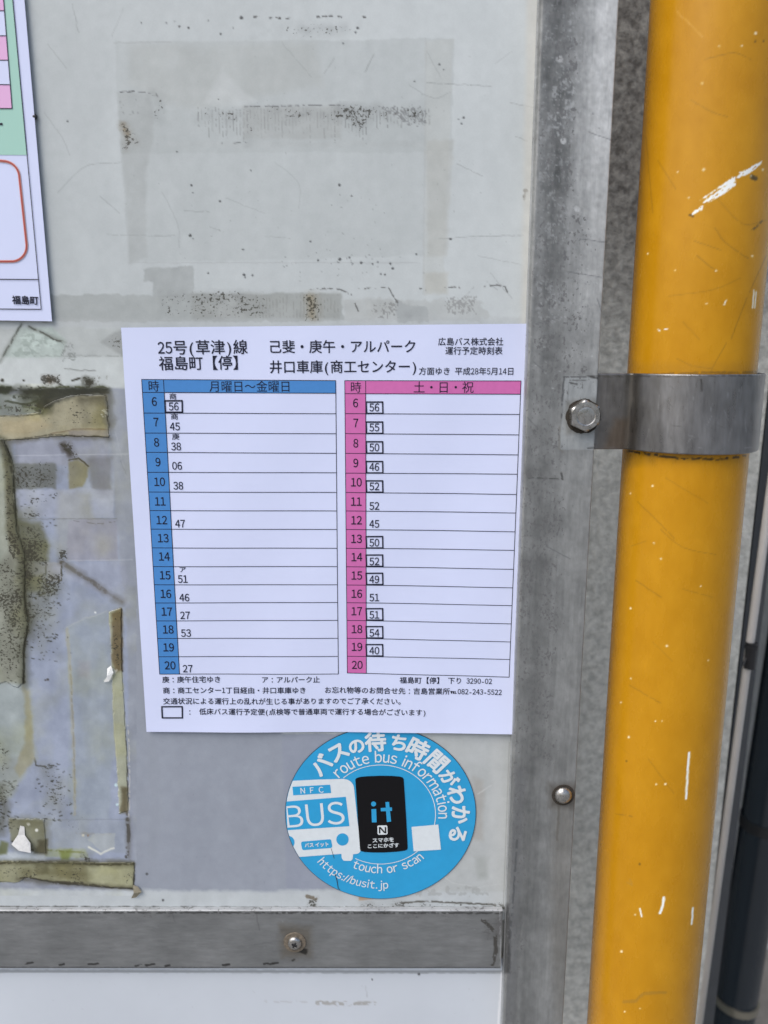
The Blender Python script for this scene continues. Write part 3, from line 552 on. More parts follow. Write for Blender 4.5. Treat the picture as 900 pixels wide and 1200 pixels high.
for sp_ in ([(0, 660), (20, 780)], [(34, 640), (50, 700)], [(44, 700), (52, 750)], [(50, 900), (70, 950)]): p.halo(sp_, 16, (110, 112, 98), a=.28, nz=6)
for k in range(420):
    x, y = random.choice([(random.gauss(14, 10), random.uniform(655, 800)), (random.gauss(52, 14), random.uniform(690, 775)), (random.gauss(40, 12), random.uniform(548, 700)), (random.gauss(60, 12), random.uniform(895, 962)), (random.gauss(4, 8), random.uniform(915, 975)), (random.uniform(0, 126), random.gauss(457, 3))])
    if y < 650 and x < 18: continue
    L = random.uniform(0, 3.2); t = random.uniform(-.6, .6); p.line([(x, y), (x + L * math.cos(t), y + L * math.sin(t))], random.uniform(.4, 1.5), (42, 42, 32), a=random.uniform(.5, .95), jit=.5)
colr = p.rgba()
co = np.stack([X.ravel(), np.full(X.size, BY), Z.ravel()], 1)
np_mesh('back_panel', co, quads_of(*X.shape), colr, M['board'], board, label='grimy white panel with tape ghosts and mould')
# plain continuation of the panel and its thickness
bm = bmesh.new(); box(bm, -0.75, xs[0], BY, BY + .012, zs[-1], zs[0]); box(bm, -0.75, 0.0945, BY, BY + .012, zs[0] + .0003, H + .6)
box(bm, xs[0] + .001, xs[-1], BY + .0015, BY + .012, zs[-1], zs[0]); bm_obj('panel_core', bm, M['pale_edge'], board)

def patch(name, pts, th, m, rough=.8, seed=5, extra=None, **kw):
    """a raised piece of film or tape on the panel: same grid, its own edge and thickness"""
    cu = (U[:-1, :-1] + U[1:, 1:]) / 2; cv = (V[:-1, :-1] + V[1:, 1:]) / 2
    b0 = (cu > min(q[0] for q in pts) - 6) & (cu < max(q[0] for q in pts) + 6) & (cv > min(q[1] for q in pts) - 6) & (cv < max(q[1] for q in pts) + 6)
    ii = np.nonzero(b0); sdv = sdist(cu[ii], cv[ii], pts) + (fbm(cu[ii], cv[ii], 6, 3, seed) - .5) * 3 * rough
    mask = np.zeros(cu.shape, bool); mask[ii] = sdv > 0
    q = quads_of(*X.shape, mask=mask)
    mp = np.pad(mask, 1); nc = X.shape[1]; sk = []
    r_, c_ = np.nonzero(mask)
    idx = lambda r, c: r * nc + c
    for dr, dc, e in ((-1, 0, lambda r, c: (idx(r, c + 1), idx(r, c))), (1, 0, lambda r, c: (idx(r + 1, c), idx(r + 1, c + 1))),
                      (0, -1, lambda r, c: (idx(r, c), idx(r + 1, c))), (0, 1, lambda r, c: (idx(r + 1, c + 1), idx(r, c + 1)))):
        sel = ~mp[r_ + 1 + dr, c_ + 1 + dc]; A, B = e(r_[sel], c_[sel]); sk.append(np.stack([A, B], 1))
    sk = np.concatenate(sk)
    N = X.size; used = np.unique(q); rm = np.full(N, -1); rm[used] = np.arange(len(used)); n0 = len(used)
    top = co[used].copy(); y_off = th + (extra(U.ravel()[used], V.ravel()[used]) if extra else 0); top[:, 1] -= y_off
    bu = np.unique(sk); rb = np.full(N, -1); rb[bu] = n0 + np.arange(len(bu)); bot = co[bu].copy(); bot[:, 1] -= 0.00003
    allq = np.concatenate([rm[q], np.stack([rm[sk[:, 1]], rm[sk[:, 0]], rb[sk[:, 0]], rb[sk[:, 1]]], 1)])
    return np_mesh(name, np.concatenate([top, bot]), allq, np.concatenate([colr[used], colr[bu]]), m, board, smooth=False, **kw)
wav = lambda s, k, amp: (lambda u, v: amp * (fbm(u, v, s, 3, k) - .3))
patch('tape_strip', T1, .00012, M['tape'], seed=21, extra=wav(14, 31, .0002), label='yellowed torn tape under the mould line')
patch('tape_strip', T2P, .00014, M['tape'], seed=23, extra=wav(18, 33, .0002), label='long mouldy grey film strip at the left edge')
patch('tape_strip', T3, .00014, M['tape'], seed=25, extra=wav(12, 35, .0002), label='narrow upright tape, brown at its top')
patch('tape_strip', T4, .00016, M['tape'], seed=27, extra=wav(14, 37, .0003), label='olive yellow tape along the bottom left')
patch('film_patch', [(11, 959), (52, 960), (54, 1000), (42, 999), (12, 986)], .00015, M['tape'], rough=.5, seed=43, extra=wav(8, 45, .0002))
# peeled paper scrap and the flap at the tape's end
def Pp(x, y, off): v = P(x, y, BY); return Vector((v.x, BY - off, v.z))
mesh_obj('paper_scrap', [Pp(24, 967, .0005), Pp(29, 968, .0006), Pp(30, 978, .001), Pp(37, 986, .002), Pp(39.5, 995, .0045), Pp(26, 992, .005), Pp(16, 986, .0035), Pp(22, 977, .001)], [(0, 7, 2, 1), (2, 7, 6, 5), (2, 5, 4, 3)],
         mat('peeled_paper', rgb(206, 206, 204), rough=.7, var=((500, 500, 500), .12)), board)
mesh_obj('tape_flap', [Pp(156, 1036, .0007), Pp(162, 1038, .001), Pp(167, 1043, .002), Pp(160, 1050, .0016), Pp(154, 1052, .0006), Pp(158, 1044, .0026)], [(0, 5, 1), (1, 5, 2), (2, 5, 3), (3, 5, 4)],
         mat('flap_brown', rgb(128, 122, 104), rough=.7, var=((500, 500, 500), .25)), board)
mesh_obj('paper_scrap', [Pp(126, 783, .0007), Pp(131, 779, .0012), Pp(134, 787, .002), Pp(129, 797, .0022), Pp(122, 799, .0008), Pp(127, 791, .0025)], [(0, 5, 1), (1, 5, 2), (2, 5, 3), (3, 5, 4)],
         mat('white_scrap', rgb(222, 224, 222), rough=.7), board)

# ---- side post: aluminium angle, dense so that stains and pits sit on it
PF, PXL, PXR = 0.488, P(608, 600, BY).x, P(692.5, 600, 0.488).x
prof = [(PXL, BY + .004)] + [(PXL, y) for y in np.arange(BY - .001, PF + .0018, -.0008)]
for t in np.linspace(0, math.pi / 2, 5): prof.append((PXL + .0016 * (1 - math.cos(t)), PF + .0016 * (1 - math.sin(t))))
prof += [(x, PF) for x in np.arange(PXL + .0022, PXR - .0012, .0006)]
for t in np.linspace(0, math.pi / 2, 4): prof.append((PXR - .0008 * (1 - math.sin(t)), PF + .0008 * (1 - math.cos(t))))
prof += [(PXR, PF + .0022), (PXR, PF + .0033)]
prof = np.array(prof); zz = np.arange(H + .26, H - .54, -.0007)
Xp = np.repeat(prof[None, :, 0], len(zz), 0); Yp = np.repeat(prof[None, :, 1], len(zz), 0); Zp = np.repeat(zz[:, None], len(prof), 1)
Up, Vp = proj(Xp, Yp, Zp); q = Paint(Up, Vp, (139, 141, 140))
sx = (Xp - PXL) / (PXR - PXL)                       # 0..1 across the face
st = fbm(sx * 160, Vp * .1, 10, 4, 61) - .5; q.C += (st * .10)[..., None]
mo = fbm(Up, Vp, 22, 5, 67) - .5; q.C += (mo * .14 + (fbm(Up, Vp, 5, 3, 69) - .5) * .10 * (.5 + np.clip((700 - Vp) / 700, 0, 1)))[..., None]
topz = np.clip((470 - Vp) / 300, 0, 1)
q.C += (np.clip((sx - .42) * 2.6, 0, 1) * (.02 + .17 * topz))[..., None]       # brighter right half, stronger towards the top
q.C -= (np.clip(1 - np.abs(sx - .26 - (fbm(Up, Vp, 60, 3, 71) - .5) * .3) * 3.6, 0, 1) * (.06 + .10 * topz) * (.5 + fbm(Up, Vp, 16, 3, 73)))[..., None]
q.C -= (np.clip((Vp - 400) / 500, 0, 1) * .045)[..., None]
P0 = lambda x0, y0, x1, y1: [(x0, y0), (x1, y0), (x1, y1), (x0, y1)]
q.specks([(638, -40), (680, -40), (664, 380), (624, 380)], (178, 181, 182), dens=.22, size=2.6, a=.40, soft=6, big=14)
q.specks([(640, -40), (684, -40), (650, 900), (612, 900)], (100, 102, 103), dens=.40, size=3.2, a=.35, soft=10, big=16)
q.specks([(625, 250), (700, 250), (690, 480), (618, 480)], (92, 95, 96), dens=.30, size=2.6, a=.35, soft=10)
q.specks([(612, 540), (660, 540), (655, 700), (606, 700)], (84, 86, 86), dens=.42, size=2.3, a=.55, soft=8, big=22)
q.specks([(645, 90), (676, 90), (668, 170), (650, 170)], (186, 189, 189), dens=.34, size=3.0, a=.5, soft=5)
q.dots([(656, 69, 4.6)], (186, 187, 186), a=.7); q.line([(651, 69), (656, 64), (661, 69), (656, 74), (651, 69)], 1, (122, 124, 124), a=.6); q.dots([(660, 165, 4), (676, 245, 3.5)], (196, 198, 198), a=.7); q.dots([(695, 133, 1.3), (702, 150, 1)], (110, 112, 112), a=.7)
q.scatter((620, 20, 700, 520), 130, (205, 207, 207), r=(.5, 1.4), a=.5); q.scatter((610, 20, 720, 1000), 60, (88, 90, 92), r=(.4, 1.0), a=.55)
for pts in ([(690, 155), (720, 165)], [(664, 318), (704, 325)], [(625, 424), (637, 434)], [(618, 489), (631, 503)], [(640, 200), (652, 216)], [(680, 280), (710, 284)], [(628, 380), (655, 372)], [(700, 350), (706, 368)], [(640, 640), (668, 655)]):
    q.line(pts, 1.0, (92, 94, 96), a=.6, jit=.5)
q.poly([(662, 441), (706, 441), (702, 527), (656, 527)], (172, 178, 180), a=.5, soft=1.6, rough=.4, mottle=.05)
q.line([(661, 442), (658, 490)], 1.4, (62, 64, 66), a=.8, br=.22); q.line([(661, 442), (700, 441)], 1.4, (66, 66, 66), a=.8, br=.36); q.line([(668, 446), (690, 445)], 1.2, (80, 82, 82), a=.7, br=.3); q.line([(668, 448), (676, 450)], 2.0, (50, 50, 50), a=.7)
q.line([(692, 442), (700, 443)], 2, (46, 44, 42), a=.8); q.line([(689, 525), (696, 525)], 1.4, (50, 50, 50), a=.8); q.line([(656, 500), (655, 526), (660, 530)], 2.0, (120, 118, 112), a=.6, br=.3); q.line([(666, 448), (664, 500)], 1, (120, 124, 126), a=.6)
q.poly([(664, 470), (704, 468), (704, 506), (664, 508)], (96, 94, 88), a=.5, soft=9, fade=.5, ffs=8)
q.specks([(615, 548), (636, 548), (636, 561), (613, 561)], (40, 40, 38), dens=.72, size=2.1, a=.85, soft=4); q.line([(614, 560), (658, 561)], 1.2, (60, 60, 58), a=.75, br=.34); q.line([(658, 554), (659, 562)], 2, (56, 56, 54), a=.7)
q.poly([(648, 935), (676, 935), (668, 1040), (672, 1200), (650, 1200), (645, 1040)], (116, 113, 106), a=.42, soft=12, fade=.5, ffs=14)
q.poly([(644, 918), (676, 918), (678, 946), (644, 946)], (84, 80, 74), a=.75, soft=10); q.line([(655, 945), (653, 985)], 2.5, (92, 88, 80), a=.4, jit=1)
q.poly([(604, 900), (616, 900), (602, 1200), (588, 1200)], (104, 106, 108), a=.45, soft=6, fade=.4)
q.line([(606, 985), (598, 1100)], 2.4, (74, 76, 78), a=.55, br=.34); q.poly([(588, 1060), (598, 1060), (597, 1140), (588, 1140)], (54, 54, 54), a=.7, soft=3)
for k in range(26):
    y = random.uniform(-20, 1200); x = 690 - y * .0 + random.uniform(-60, 30) - (y - 600) * .05; q.line([(x, y), (x - 1, y + random.uniform(10, 60))], random.uniform(.6, 1.6), random.choice([(120, 122, 124), (172, 175, 176)]), a=.28, jit=.6)
q.C[:, :8] = q.C[:, :8] * .4 + np.array((190, 194, 198)) / 255 * .6  # left side face lightened: its highlight is put into the colour
q.specks([(600, -40), (648, -40), (612, 1200), (585, 1200)], (96, 96, 96), dens=.30, size=2.6, a=.5, soft=4)
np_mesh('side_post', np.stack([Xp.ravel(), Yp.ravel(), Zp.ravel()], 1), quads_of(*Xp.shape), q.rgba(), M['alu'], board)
bm = bmesh.new(); box(bm, PXL + .001, PXL + .0035, PF + .003, BY + .022, H - .54, H + .26); box(bm, PXL + .001, PXR, PF + .0022, PF + .0034, H - .54, H + .26)
M['alu_plain'] = mat('plain_aluminium', rgb(140, 143, 144), rough=.5, metal=.3, var=((60, 60, 15), .08)); bm_obj('post_back', bm, M['alu_plain'], board)

# ---- bottom rail
RF = 0.4962; rt = P(300, 1067.5, RF).z; rb = P(300, 1135, RF).z; rxr = P(588, 1100, RF).x
yz = [(BY + .002, rt + .0006)] + [(y, rt + .0004) for y in np.arange(BY - .0005, RF + .0008, -.0006)] + [(RF + .0003, rt + .0001), (RF, rt - .0005)] + [(RF, z) for z in np.arange(rt - .0012, rb + .0008, -.0006)] + [(RF + .0003, rb + .0001), (RF + .001, rb), (BY + .006, rb)]
yz = np.array(yz); xx = np.arange(-.315, rxr, .0007)
Xr = np.repeat(xx[None, :], len(yz), 0); Yr = np.repeat(yz[:, 0:1], len(xx), 1); Zr = np.repeat(yz[:, 1:2], len(xx), 1)
Ur, Vr = proj(Xr, Yr, Zr); q = Paint(Ur, Vr, (120, 122, 122))
q.C += ((fbm(Ur * .25, Vr, 8, 4, 81) - .5) * .06 + (fbm(Ur, Vr, 40, 4, 87) - .5) * .10)[..., None]
q.C[:7] = np.array((176, 179, 181)) / 255; q.specks(P0(-60, 1058, 600, 1070), (58, 58, 56), dens=.33, size=2.4, a=.85, soft=1, sx=2.5)  # top ledge painted lighter as a highlight, then specked with dirt
q.line([(-40, 1069), (600, 1070)], 2.2, (56, 56, 55), a=.75, br=.34, js=3); q.specks(P0(-40, 1068, 600, 1078), (70, 70, 70), dens=.33, size=2.4, a=.5, soft=5, sx=2)
q.line([(-40, 1133.5), (600, 1134.5)], 1.6, (84, 85, 86), a=.6, br=.3)
q.specks(P0(560, 1072, 592, 1100), (46, 44, 42), dens=.52, size=2.4, a=.8, soft=7); q.line([(566, 1078), (580, 1092), (581, 1115), (577, 1130)], 4.5, (60, 57, 52), a=.75, br=.34); q.line([(586, 1068), (587, 1135)], 1.2, (170, 172, 174), a=.7)
for x, y, L in [(34, 1129, 8), (72, 1131, 5), (109, 1130, 11), (162, 1132, 6), (176, 1131, 10), (196, 1132, 5), (265, 1131, 8), (312, 1130, 5), (323, 1129, 5), (344, 1126, 2), (318, 1130, 3)]: q.line([(x - L / 2, y), (x + L / 2, y - 1)], 2.2, (34, 33, 32), a=.85, jit=.8, br=.2)
q.poly([(328, 1086), (364, 1086), (366, 1122), (330, 1122)], (98, 93, 84), a=.75, soft=9, rough=2); q.poly([(350, 1110), (360, 1112), (358, 1119), (348, 1116)], (34, 32, 28), a=.9, soft=2); q.line([(298, 1107), (318, 1104)], 1, (96, 98, 100), a=.5)
q.scatter((0, 1072, 580, 1130), 50, (96, 98, 100), r=(.4, 1.0), a=.5); q.scatter((0, 1072, 580, 1130), 30, (160, 162, 164), r=(.4, .8), a=.4)
q.line([(200, 1066), (205, 1080)], 1, (80, 80, 80), a=.4); q.line([(300, 1068), (304, 1090)], 1, (84, 84, 84), a=.5)
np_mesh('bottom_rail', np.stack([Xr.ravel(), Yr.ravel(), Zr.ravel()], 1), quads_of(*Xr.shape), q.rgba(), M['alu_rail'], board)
bm = bmesh.new(); box(bm, -.75, xx[0], RF, BY, rb, rt, .0006); box(bm, xx[0] + .001, rxr - .0008, RF + .0012, BY + .004, rb + .0006, rt - .0004); bm_obj('rail_core', bm, M['alu_plain'], board)
# ---- lower panel
xl = np.arange(-.36, PXL + .0005, .001); zl = np.arange(rb + .004, H - .55, -.001); Xl, Zl = np.meshgrid(xl, zl); LY = BY + .0015; Ul, Vl = proj(Xl, LY, Zl)
q = Paint(Ul, Vl, (200, 206, 213)); q.C += ((fbm(Ul, Vl, 120, 3, 91) - .5) * .035)[..., None]; q.line([(-40, 1138), (600, 1139)], 3.5, (120, 124, 126), a=.6, jit=.5)
q.line([(372, 1175), (402, 1176), (438, 1176)], 4.5, (158, 156, 152), a=.8, br=.4, jit=1.2); q.line([(310, 1174), (360, 1174)], 1.6, (180, 182, 186), a=.7, br=.35); q.line([(429, 1156), (430, 1168)], 1, (150, 152, 156), a=.5); q.dots([(491, 1142, 1.5), (436, 1148, 1)], (56, 56, 58)); q.line([(588, 1140), (584, 1200)], 2, (232, 234, 238), a=.8, jit=.3)
q.scatter((10, 1145, 580, 1195), 22, (176, 180, 186), r=(.4, .9))
np_mesh('lower_panel', np.stack([Xl.ravel(), np.full(Xl.size, LY), Zl.ravel()], 1), quads_of(*Xl.shape), q.rgba(), M['white_panel'], board, label='clean white panel below the rail')
bm = bmesh.new(); box(bm, -.75, PXL + .0005, LY + .001, LY + .01, H - .55, rb + .004); bm_obj('panel_core', bm, M['pale_edge'], board)

def revolve(c, prof, n=36, squash=None, hexa=False, hap=0):
    """profile (radius, height towards -Y) turned about the Y axis at c"""
    v, f = [], []
    for r, h in prof:
        for k in range(n):
            t = 2 * math.pi * k / n; rr = r
            if hexa and r > hap:
                a = (t + math.pi / 12 + .18) % (math.pi / 3) - math.pi / 6; rr = min(r, hap / math.cos(a)) if r < 9 else r
            v.append((c[0] + rr * math.cos(t), c[1] - h, c[2] + rr * math.sin(t)))
    m_ = len(prof)
    for i in range(m_ - 1):
        for k in range(n): f.append((i * n + k, i * n + (k + 1) % n, (i + 1) * n + (k + 1) % n, (i + 1) * n + k))
    f.append(tuple(range((m_ - 1) * n, m_ * n)))
    return v, f
def dome(r, h, n=7, base=0.0): return [(r * math.cos(t), base + h * math.sin(t)) for t in np.linspace(0, math.pi / 2 * .97, n)]
c = P(660, 931.5, PF); v, f = revolve(c, [(.0062, -.0005)] + dome(.0062, .0042, 9)); o = mesh_obj('dome_rivet', v, f, M['bolt'], board, smooth=True)
v, f = revolve(c, [(.0080, 0.0002), (.0078, .0005), (.0060, .0006)], 28); mesh_obj('grime_ring', v, f, M['grime'], board)
c = P(345.5, 1104, RF); v, f = revolve(c, [(.0052, 0), (.0052, .0006), (.0048, .0022)] + dome(.0044, .0010, 5, .0024)); mesh_obj('rail_screw', v, f, M['bolt'], board, smooth=True); screw = o
v, f = revolve(c, [(.0084, .0001), (.0082, .0007), (.0050, .0008)], 26); mesh_obj('washer', v, f, mat('rusty_washer', rgb(118, 108, 94), rough=.7, metal=.3, var=((400, 400, 400), .35), bump=(500, 500, 500), bstr=.6, bdist=.0008), board)
bm = bmesh.new()
for s in (0, 1):
    g = bmesh.ops.create_cube(bm, size=1)
    for vv in g['verts']: vv.co = Vector((vv.co.x * (.0042 if s else .0012), vv.co.y * .0005, vv.co.z * (.0012 if s else .0042)))
    bmesh.ops.rotate(bm, verts=g['verts'], cent=(0, 0, 0), matrix=__import__('mathutils').Matrix.Rotation(.5, 3, 'Y')); bmesh.ops.translate(bm, verts=g['verts'], vec=(c.x, c.y - .0034 - .0001 * s, c.z))
bmesh.ops.translate(bm, verts=bm.verts, vec=-board.location)
o = bm_obj('cross_slot', bm, M['black']); o.parent = screw

# ============================================================ YELLOW POLE
PCX, PCY, PR = 0.1983, 0.505, 0.0391
pole = thing('yellow_pole', 'scratched yellow painted steel pole with white paint chips', 'pole', (PCX, PCY, 0))
a0 = math.atan2(-PCY, -PCX)                           # towards the camera
th = a0 + np.linspace(-1.75, 1.75, int(3.5 * PR / .00068)); zz = np.arange(H + .30, H - .58, -.00068)
TT, Zq = np.meshgrid(th, zz); Xq = PCX + PR * np.cos(TT); Yq = PCY + PR * np.sin(TT)
Uq, Vq = proj(Xq, Yq, Zq); q = Paint(Uq, Vq, (187, 133, 17))
q.C += ((fbm(Uq, Vq, 90, 4, 101) - .5) * .05 + (fbm(Uq * 1.2, Vq * .7, 14, 4, 103) - .5) * .045)[..., None]
for pts, wd, a_ in [([(803, 245), (820, 233)], 0, 0)]: pass
DK = (120, 88, 30)
SCR = [[(810, 117), (832, 130), (853, 137)], [(771, 188), (792, 222)], [(838, 267), (850, 284), (877, 303)], [(782, 347), (833, 340), (868, 326)], [(813, 282), (845, 293)], [(817, 300), (838, 317)], [(898, 300), (875, 350), (857, 397)],
       [(800, 377), (820, 398)], [(851, 402), (833, 435)], [(793, 420), (810, 428), (833, 432)], [(747, 588), (770, 610), (792, 633)], [(774, 620), (800, 641), (839, 650)], [(765, 752), (788, 775)], [(738, 803), (774, 824)],
       [(690 + 150, 232), (870, 262), (898, 258)], [(757, 160), (765, 250)], [(780, 560), (830, 590)], [(760, 890), (790, 930)], [(740, 640), (757, 634)], [(800, 690), (835, 700)], [(745, 680), (775, 700)], [(825, 70), (860, 62), (880, 70)], [(790, 480), (815, 470)]]
for s_ in SCR: q.line(s_, random.uniform(.7, 1.2), DK, a=random.uniform(.3, .6), jit=.5, smooth=True, br=.15)
for k in range(60):
    x, y = random.uniform(740, 880), random.uniform(-10, 1190); x -= (y - 300) * .07; L = random.uniform(6, 40); t = random.choice([.6, .8, 2.6, .3]) + random.uniform(-.3, .3)
    q.line([(x, y), (x + L * math.cos(t), y + L * math.sin(t))], random.uniform(.4, .8), (150, 108, 34), a=random.uniform(.08, .22), jit=.9)
q.line([(793, 13), (823, 43)], 1.2, (222, 178, 110), a=.6)
WH = (236, 240, 238)
def chip(pts, br=.28, wd=None):
    if wd: q.line(pts, wd, WH, a=1, jit=.5, br=0)
    else:
        idx = q.win(pts, 3); u, v = q.U[idx], q.V[idx]; s2 = sdist(u, v, pts) + (fbm(u, v, 3, 2, 131) - .5) * 2.4
        ang = -.62; al = u * math.cos(ang) + v * math.sin(ang); ac = -u * math.sin(ang) + v * math.cos(ang)
        n = fbm(al / 6, ac, 1.6, 2, 137); q.put(idx, np.clip(.5 + s2, 0, 1) * np.clip((n - br) / .06, 0, 1), WH)
chip([(816, 237), (840, 221), (852, 212), (862, 206), (862, 212), (842, 222), (828, 230)]); chip([(823, 238), (835, 227), (858, 213), (863, 216), (846, 229), (835, 235)]); chip([(862, 209), (872, 200), (893, 188), (892, 192), (880, 202), (866, 209)]); chip([(811, 251), (815, 246), (824, 241), (823, 245), (814, 251)], br=.1)
chip([(866, 203), (875, 199), (885, 194), (878, 203), (868, 207)]); q.line([(808, 252), (812, 254)], 2.6, (90, 66, 26), a=.8)
for s_, wd in [([(807.5, 882), (805.5, 910), (804, 935.6)], 2.6), ([(750, 1064.6), (752, 1074)], 1.8), ([(778, 1052), (776.5, 1062), (773.5, 1070)], 3.0), ([(812, 1064), (810.7, 1083)], 2.3), ([(883.5, 340), (882, 361)], 1.4), ([(886, 342), (884.5, 361)], 1.3), ([(849, 357), (851, 352)], 1.4), ([(771, 386), (773.5, 388)], 1.2), ([(779, 386), (782, 385.5)], 1.2), ([(766, 636), (766.5, 637)], 1)]: chip(s_, wd=wd)
q.dots([(885.7, 39, 1.9), (869, 54, 1.2), (843, 54, 1.2), (822.7, 97.7, 1.3), (824.7, 199, 1.8), (794, 201.7, 1.2), (807, 232, .9), (839, 317.7, 1.3), (881.7, 300, 1.2), (764.7, 569.7, 1.3), (739, 578, 1.2), (774.5, 654.8, 1.2), (739, 713, 1.2), (781.6, 757, 1.5), (727.6, 823, 1.2),
        (736.8, 864, 1.6), (780, 919, 1.7), (769, 919, 1), (728.3, 1114.8, 1.5), (768, 845, .9), (776, 845, .9), (744, 1072, 1), (732, 1186, 1.2), (750, 1182, 1), (821, 687, 1), (759, 297, 1), (791, 317, 1), (828, 356, 1), (739, 795, 1), (894, 199, 1.2), (830, 774, .8)], (240, 226, 190), a=.95)
q.dots([(882, 207, 3.6), (885, 209, 3.0)], (84, 70, 38), a=.9); q.dots([(880, 206, 1.2)], (190, 180, 150)); q.line([(882, 270), (893, 259)], 2, (70, 60, 40), a=.7, br=.3); q.dots([(734, 892, 1.2), (750, 1013, 1.2), (885, 49, 1.5), (895, 48, 1.5)], (88, 66, 26), a=.7)
q.line([(731, 1174), (745, 1173), (755, 1164), (780, 1163)], 3.5, (160, 118, 40), a=.75, jit=.8); q.line([(720, 954), (733, 955), (741, 957)], 1.4, (140, 100, 34), a=.7, br=.3); q.line([(735, 1034), (741, 1038), (738, 1030)], 1.1, (170, 130, 60), a=.7)
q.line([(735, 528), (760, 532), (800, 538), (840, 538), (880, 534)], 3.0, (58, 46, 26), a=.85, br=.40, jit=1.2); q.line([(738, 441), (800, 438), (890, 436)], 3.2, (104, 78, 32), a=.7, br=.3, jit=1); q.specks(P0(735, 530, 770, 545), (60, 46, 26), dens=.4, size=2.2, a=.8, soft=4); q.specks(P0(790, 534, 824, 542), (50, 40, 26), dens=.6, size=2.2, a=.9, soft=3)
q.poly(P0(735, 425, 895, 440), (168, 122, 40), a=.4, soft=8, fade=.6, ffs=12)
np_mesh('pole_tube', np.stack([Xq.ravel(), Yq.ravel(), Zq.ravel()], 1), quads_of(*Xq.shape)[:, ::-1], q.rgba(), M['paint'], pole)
bm = bmesh.new(); tube(bm, (PCX, PCY, 0), (PCX, PCY, H - .5795), PR, 64, False); tube(bm, (PCX, PCY, H + .2995), (PCX, PCY, 3.2), PR, 64, False); tube(bm, (PCX, PCY, H - .59), (PCX, PCY, H + .31), PR - .0006, 64, False)
bm_obj('pole_core', bm, mat('yellow_enamel_plain', rgb(187, 133, 17), rough=.25, var=((40, 40, 20), .04)), pole, smooth=True)

# ============================================================ CLAMP
clamp = thing('pole_clamp', 'brushed steel clamp band holding the yellow pole to the frame', 'clamp', (PCX - .05, .49, H - .035))
CZ1, CZ0 = H - 0.0108, H - 0.0588; BR = PR + .0026; FY = PF + .0046
path = [(PXL + .015, FY), (PXL + .030, FY)]
ax = PCX - math.sqrt(BR ** 2 - (FY - PCY) ** 2)
path += [(x, FY) for x in np.linspace(PXL + .034, ax - .0045, 24)]
t0 = math.atan2(FY - PCY, ax - PCX); t0 = t0 if t0 < 0 else t0 - 2 * math.pi     # about -160 deg
path += [(ax - .0022, FY - .0002), (ax - .0006, FY - .0016)]
for t in np.linspace(t0 + .10, t0 + .10 + 3.35, 200): path.append((PCX + BR * math.cos(t), PCY + BR * math.sin(t)))
lx, ly = path[-1]; path += [(lx - .002, ly + .004), (lx - .004, ly + .012)]
thk = .0022
nrm = []
for i in range(len(path)):
    a = np.array(path[max(i - 1, 0)]); b = np.array(path[min(i + 1, len(path) - 1)]); d = b - a; d = d / (np.linalg.norm(d) + 1e-9); nrm.append((-d[1], d[0]))
bev = .0005; zfr = np.arange(CZ1 - bev - .0004, CZ0 + bev, -.0007)
def bow(z): return 0.0                      # flat face
sgn = 1 if (np.array(nrm[8]) @ np.array((0, -1))) > 0 else -1
ringp = [(0, CZ1 - bev), (bev, CZ1), (thk - bev, CZ1), (thk, CZ1 - bev)] + [(thk, z) for z in zfr] + [(thk, CZ0 + bev), (thk - bev, CZ0), (bev, CZ0), (0, CZ0 + bev), (0, CZ1 - bev)]
# the face towards the street is the one on the outer side of the bend
ctr = np.array((PCX, PCY)); side = 1 if np.linalg.norm(np.array(path[40]) + np.array(nrm[40]) * thk - ctr) > np.linalg.norm(np.array(path[40]) - ctr) else -1
pa = np.array(path); na = np.array(nrm) * side
Xb = np.stack([pa[:, 0] + na[:, 0] * o_ for o_, z_ in ringp], 1); Yb = np.stack([pa[:, 1] + na[:, 1] * o_ for o_, z_ in ringp], 1); Zb = np.tile(np.array([z_ for o_, z_ in ringp]), (len(pa), 1))
Ub, Vb = proj(Xb, Yb, Zb); q = Paint(Ub, Vb, (132, 132, 133))
q.C += ((fbm(Ub, Vb * .12, 7, 4, 151) - .5) * .16 + (fbm(Ub, Vb, 30, 3, 157) - .5) * .12)[..., None]
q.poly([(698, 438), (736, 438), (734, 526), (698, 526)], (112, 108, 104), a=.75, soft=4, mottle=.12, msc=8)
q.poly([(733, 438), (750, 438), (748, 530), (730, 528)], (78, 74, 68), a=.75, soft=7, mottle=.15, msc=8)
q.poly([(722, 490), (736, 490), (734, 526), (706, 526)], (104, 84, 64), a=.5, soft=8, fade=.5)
q.poly([(745, 440), (775, 440), (770, 530), (743, 530)], (112, 110, 106), a=.5, soft=12, fade=.5, ffs=12)
q.specks([(735, 440), (890, 440), (885, 532), (735, 530)], (60, 58, 55), dens=.22, size=2.2, a=.4, soft=8)
q.line([(822, 445), (822, 458)], 2, (70, 68, 66), a=.7, br=.2); q.line([(700, 441), (760, 441), (880, 440)], 1.6, (84, 80, 74), a=.6, br=.35)
for k in range(30):
    x, y = random.uniform(740, 885), random.uniform(445, 525); L = random.uniform(3, 16); t = random.uniform(0, 3.1); q.line([(x, y), (x + L * math.cos(t), y + L * math.sin(t))], .7, random.choice([(98, 98, 98), (190, 192, 194)]), a=.4, jit=.4)
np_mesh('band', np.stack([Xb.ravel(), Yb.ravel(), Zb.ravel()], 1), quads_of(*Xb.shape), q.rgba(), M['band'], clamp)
c = P(683.5, 486.5, PF); ap = .0088
v, f = revolve(c, [(.0105, 0), (.0105, .0006), (.0104, .0055), (.0100, .0063), (ap * .99, .0070), (ap * .7, .0071), (ap * .62, .0068), (ap * .5, .0070), (.001, .0070)], 72, hexa=True, hap=ap)
o = mesh_obj('hex_bolt', v, f, M['bolt'], clamp); o.data.shade_smooth()
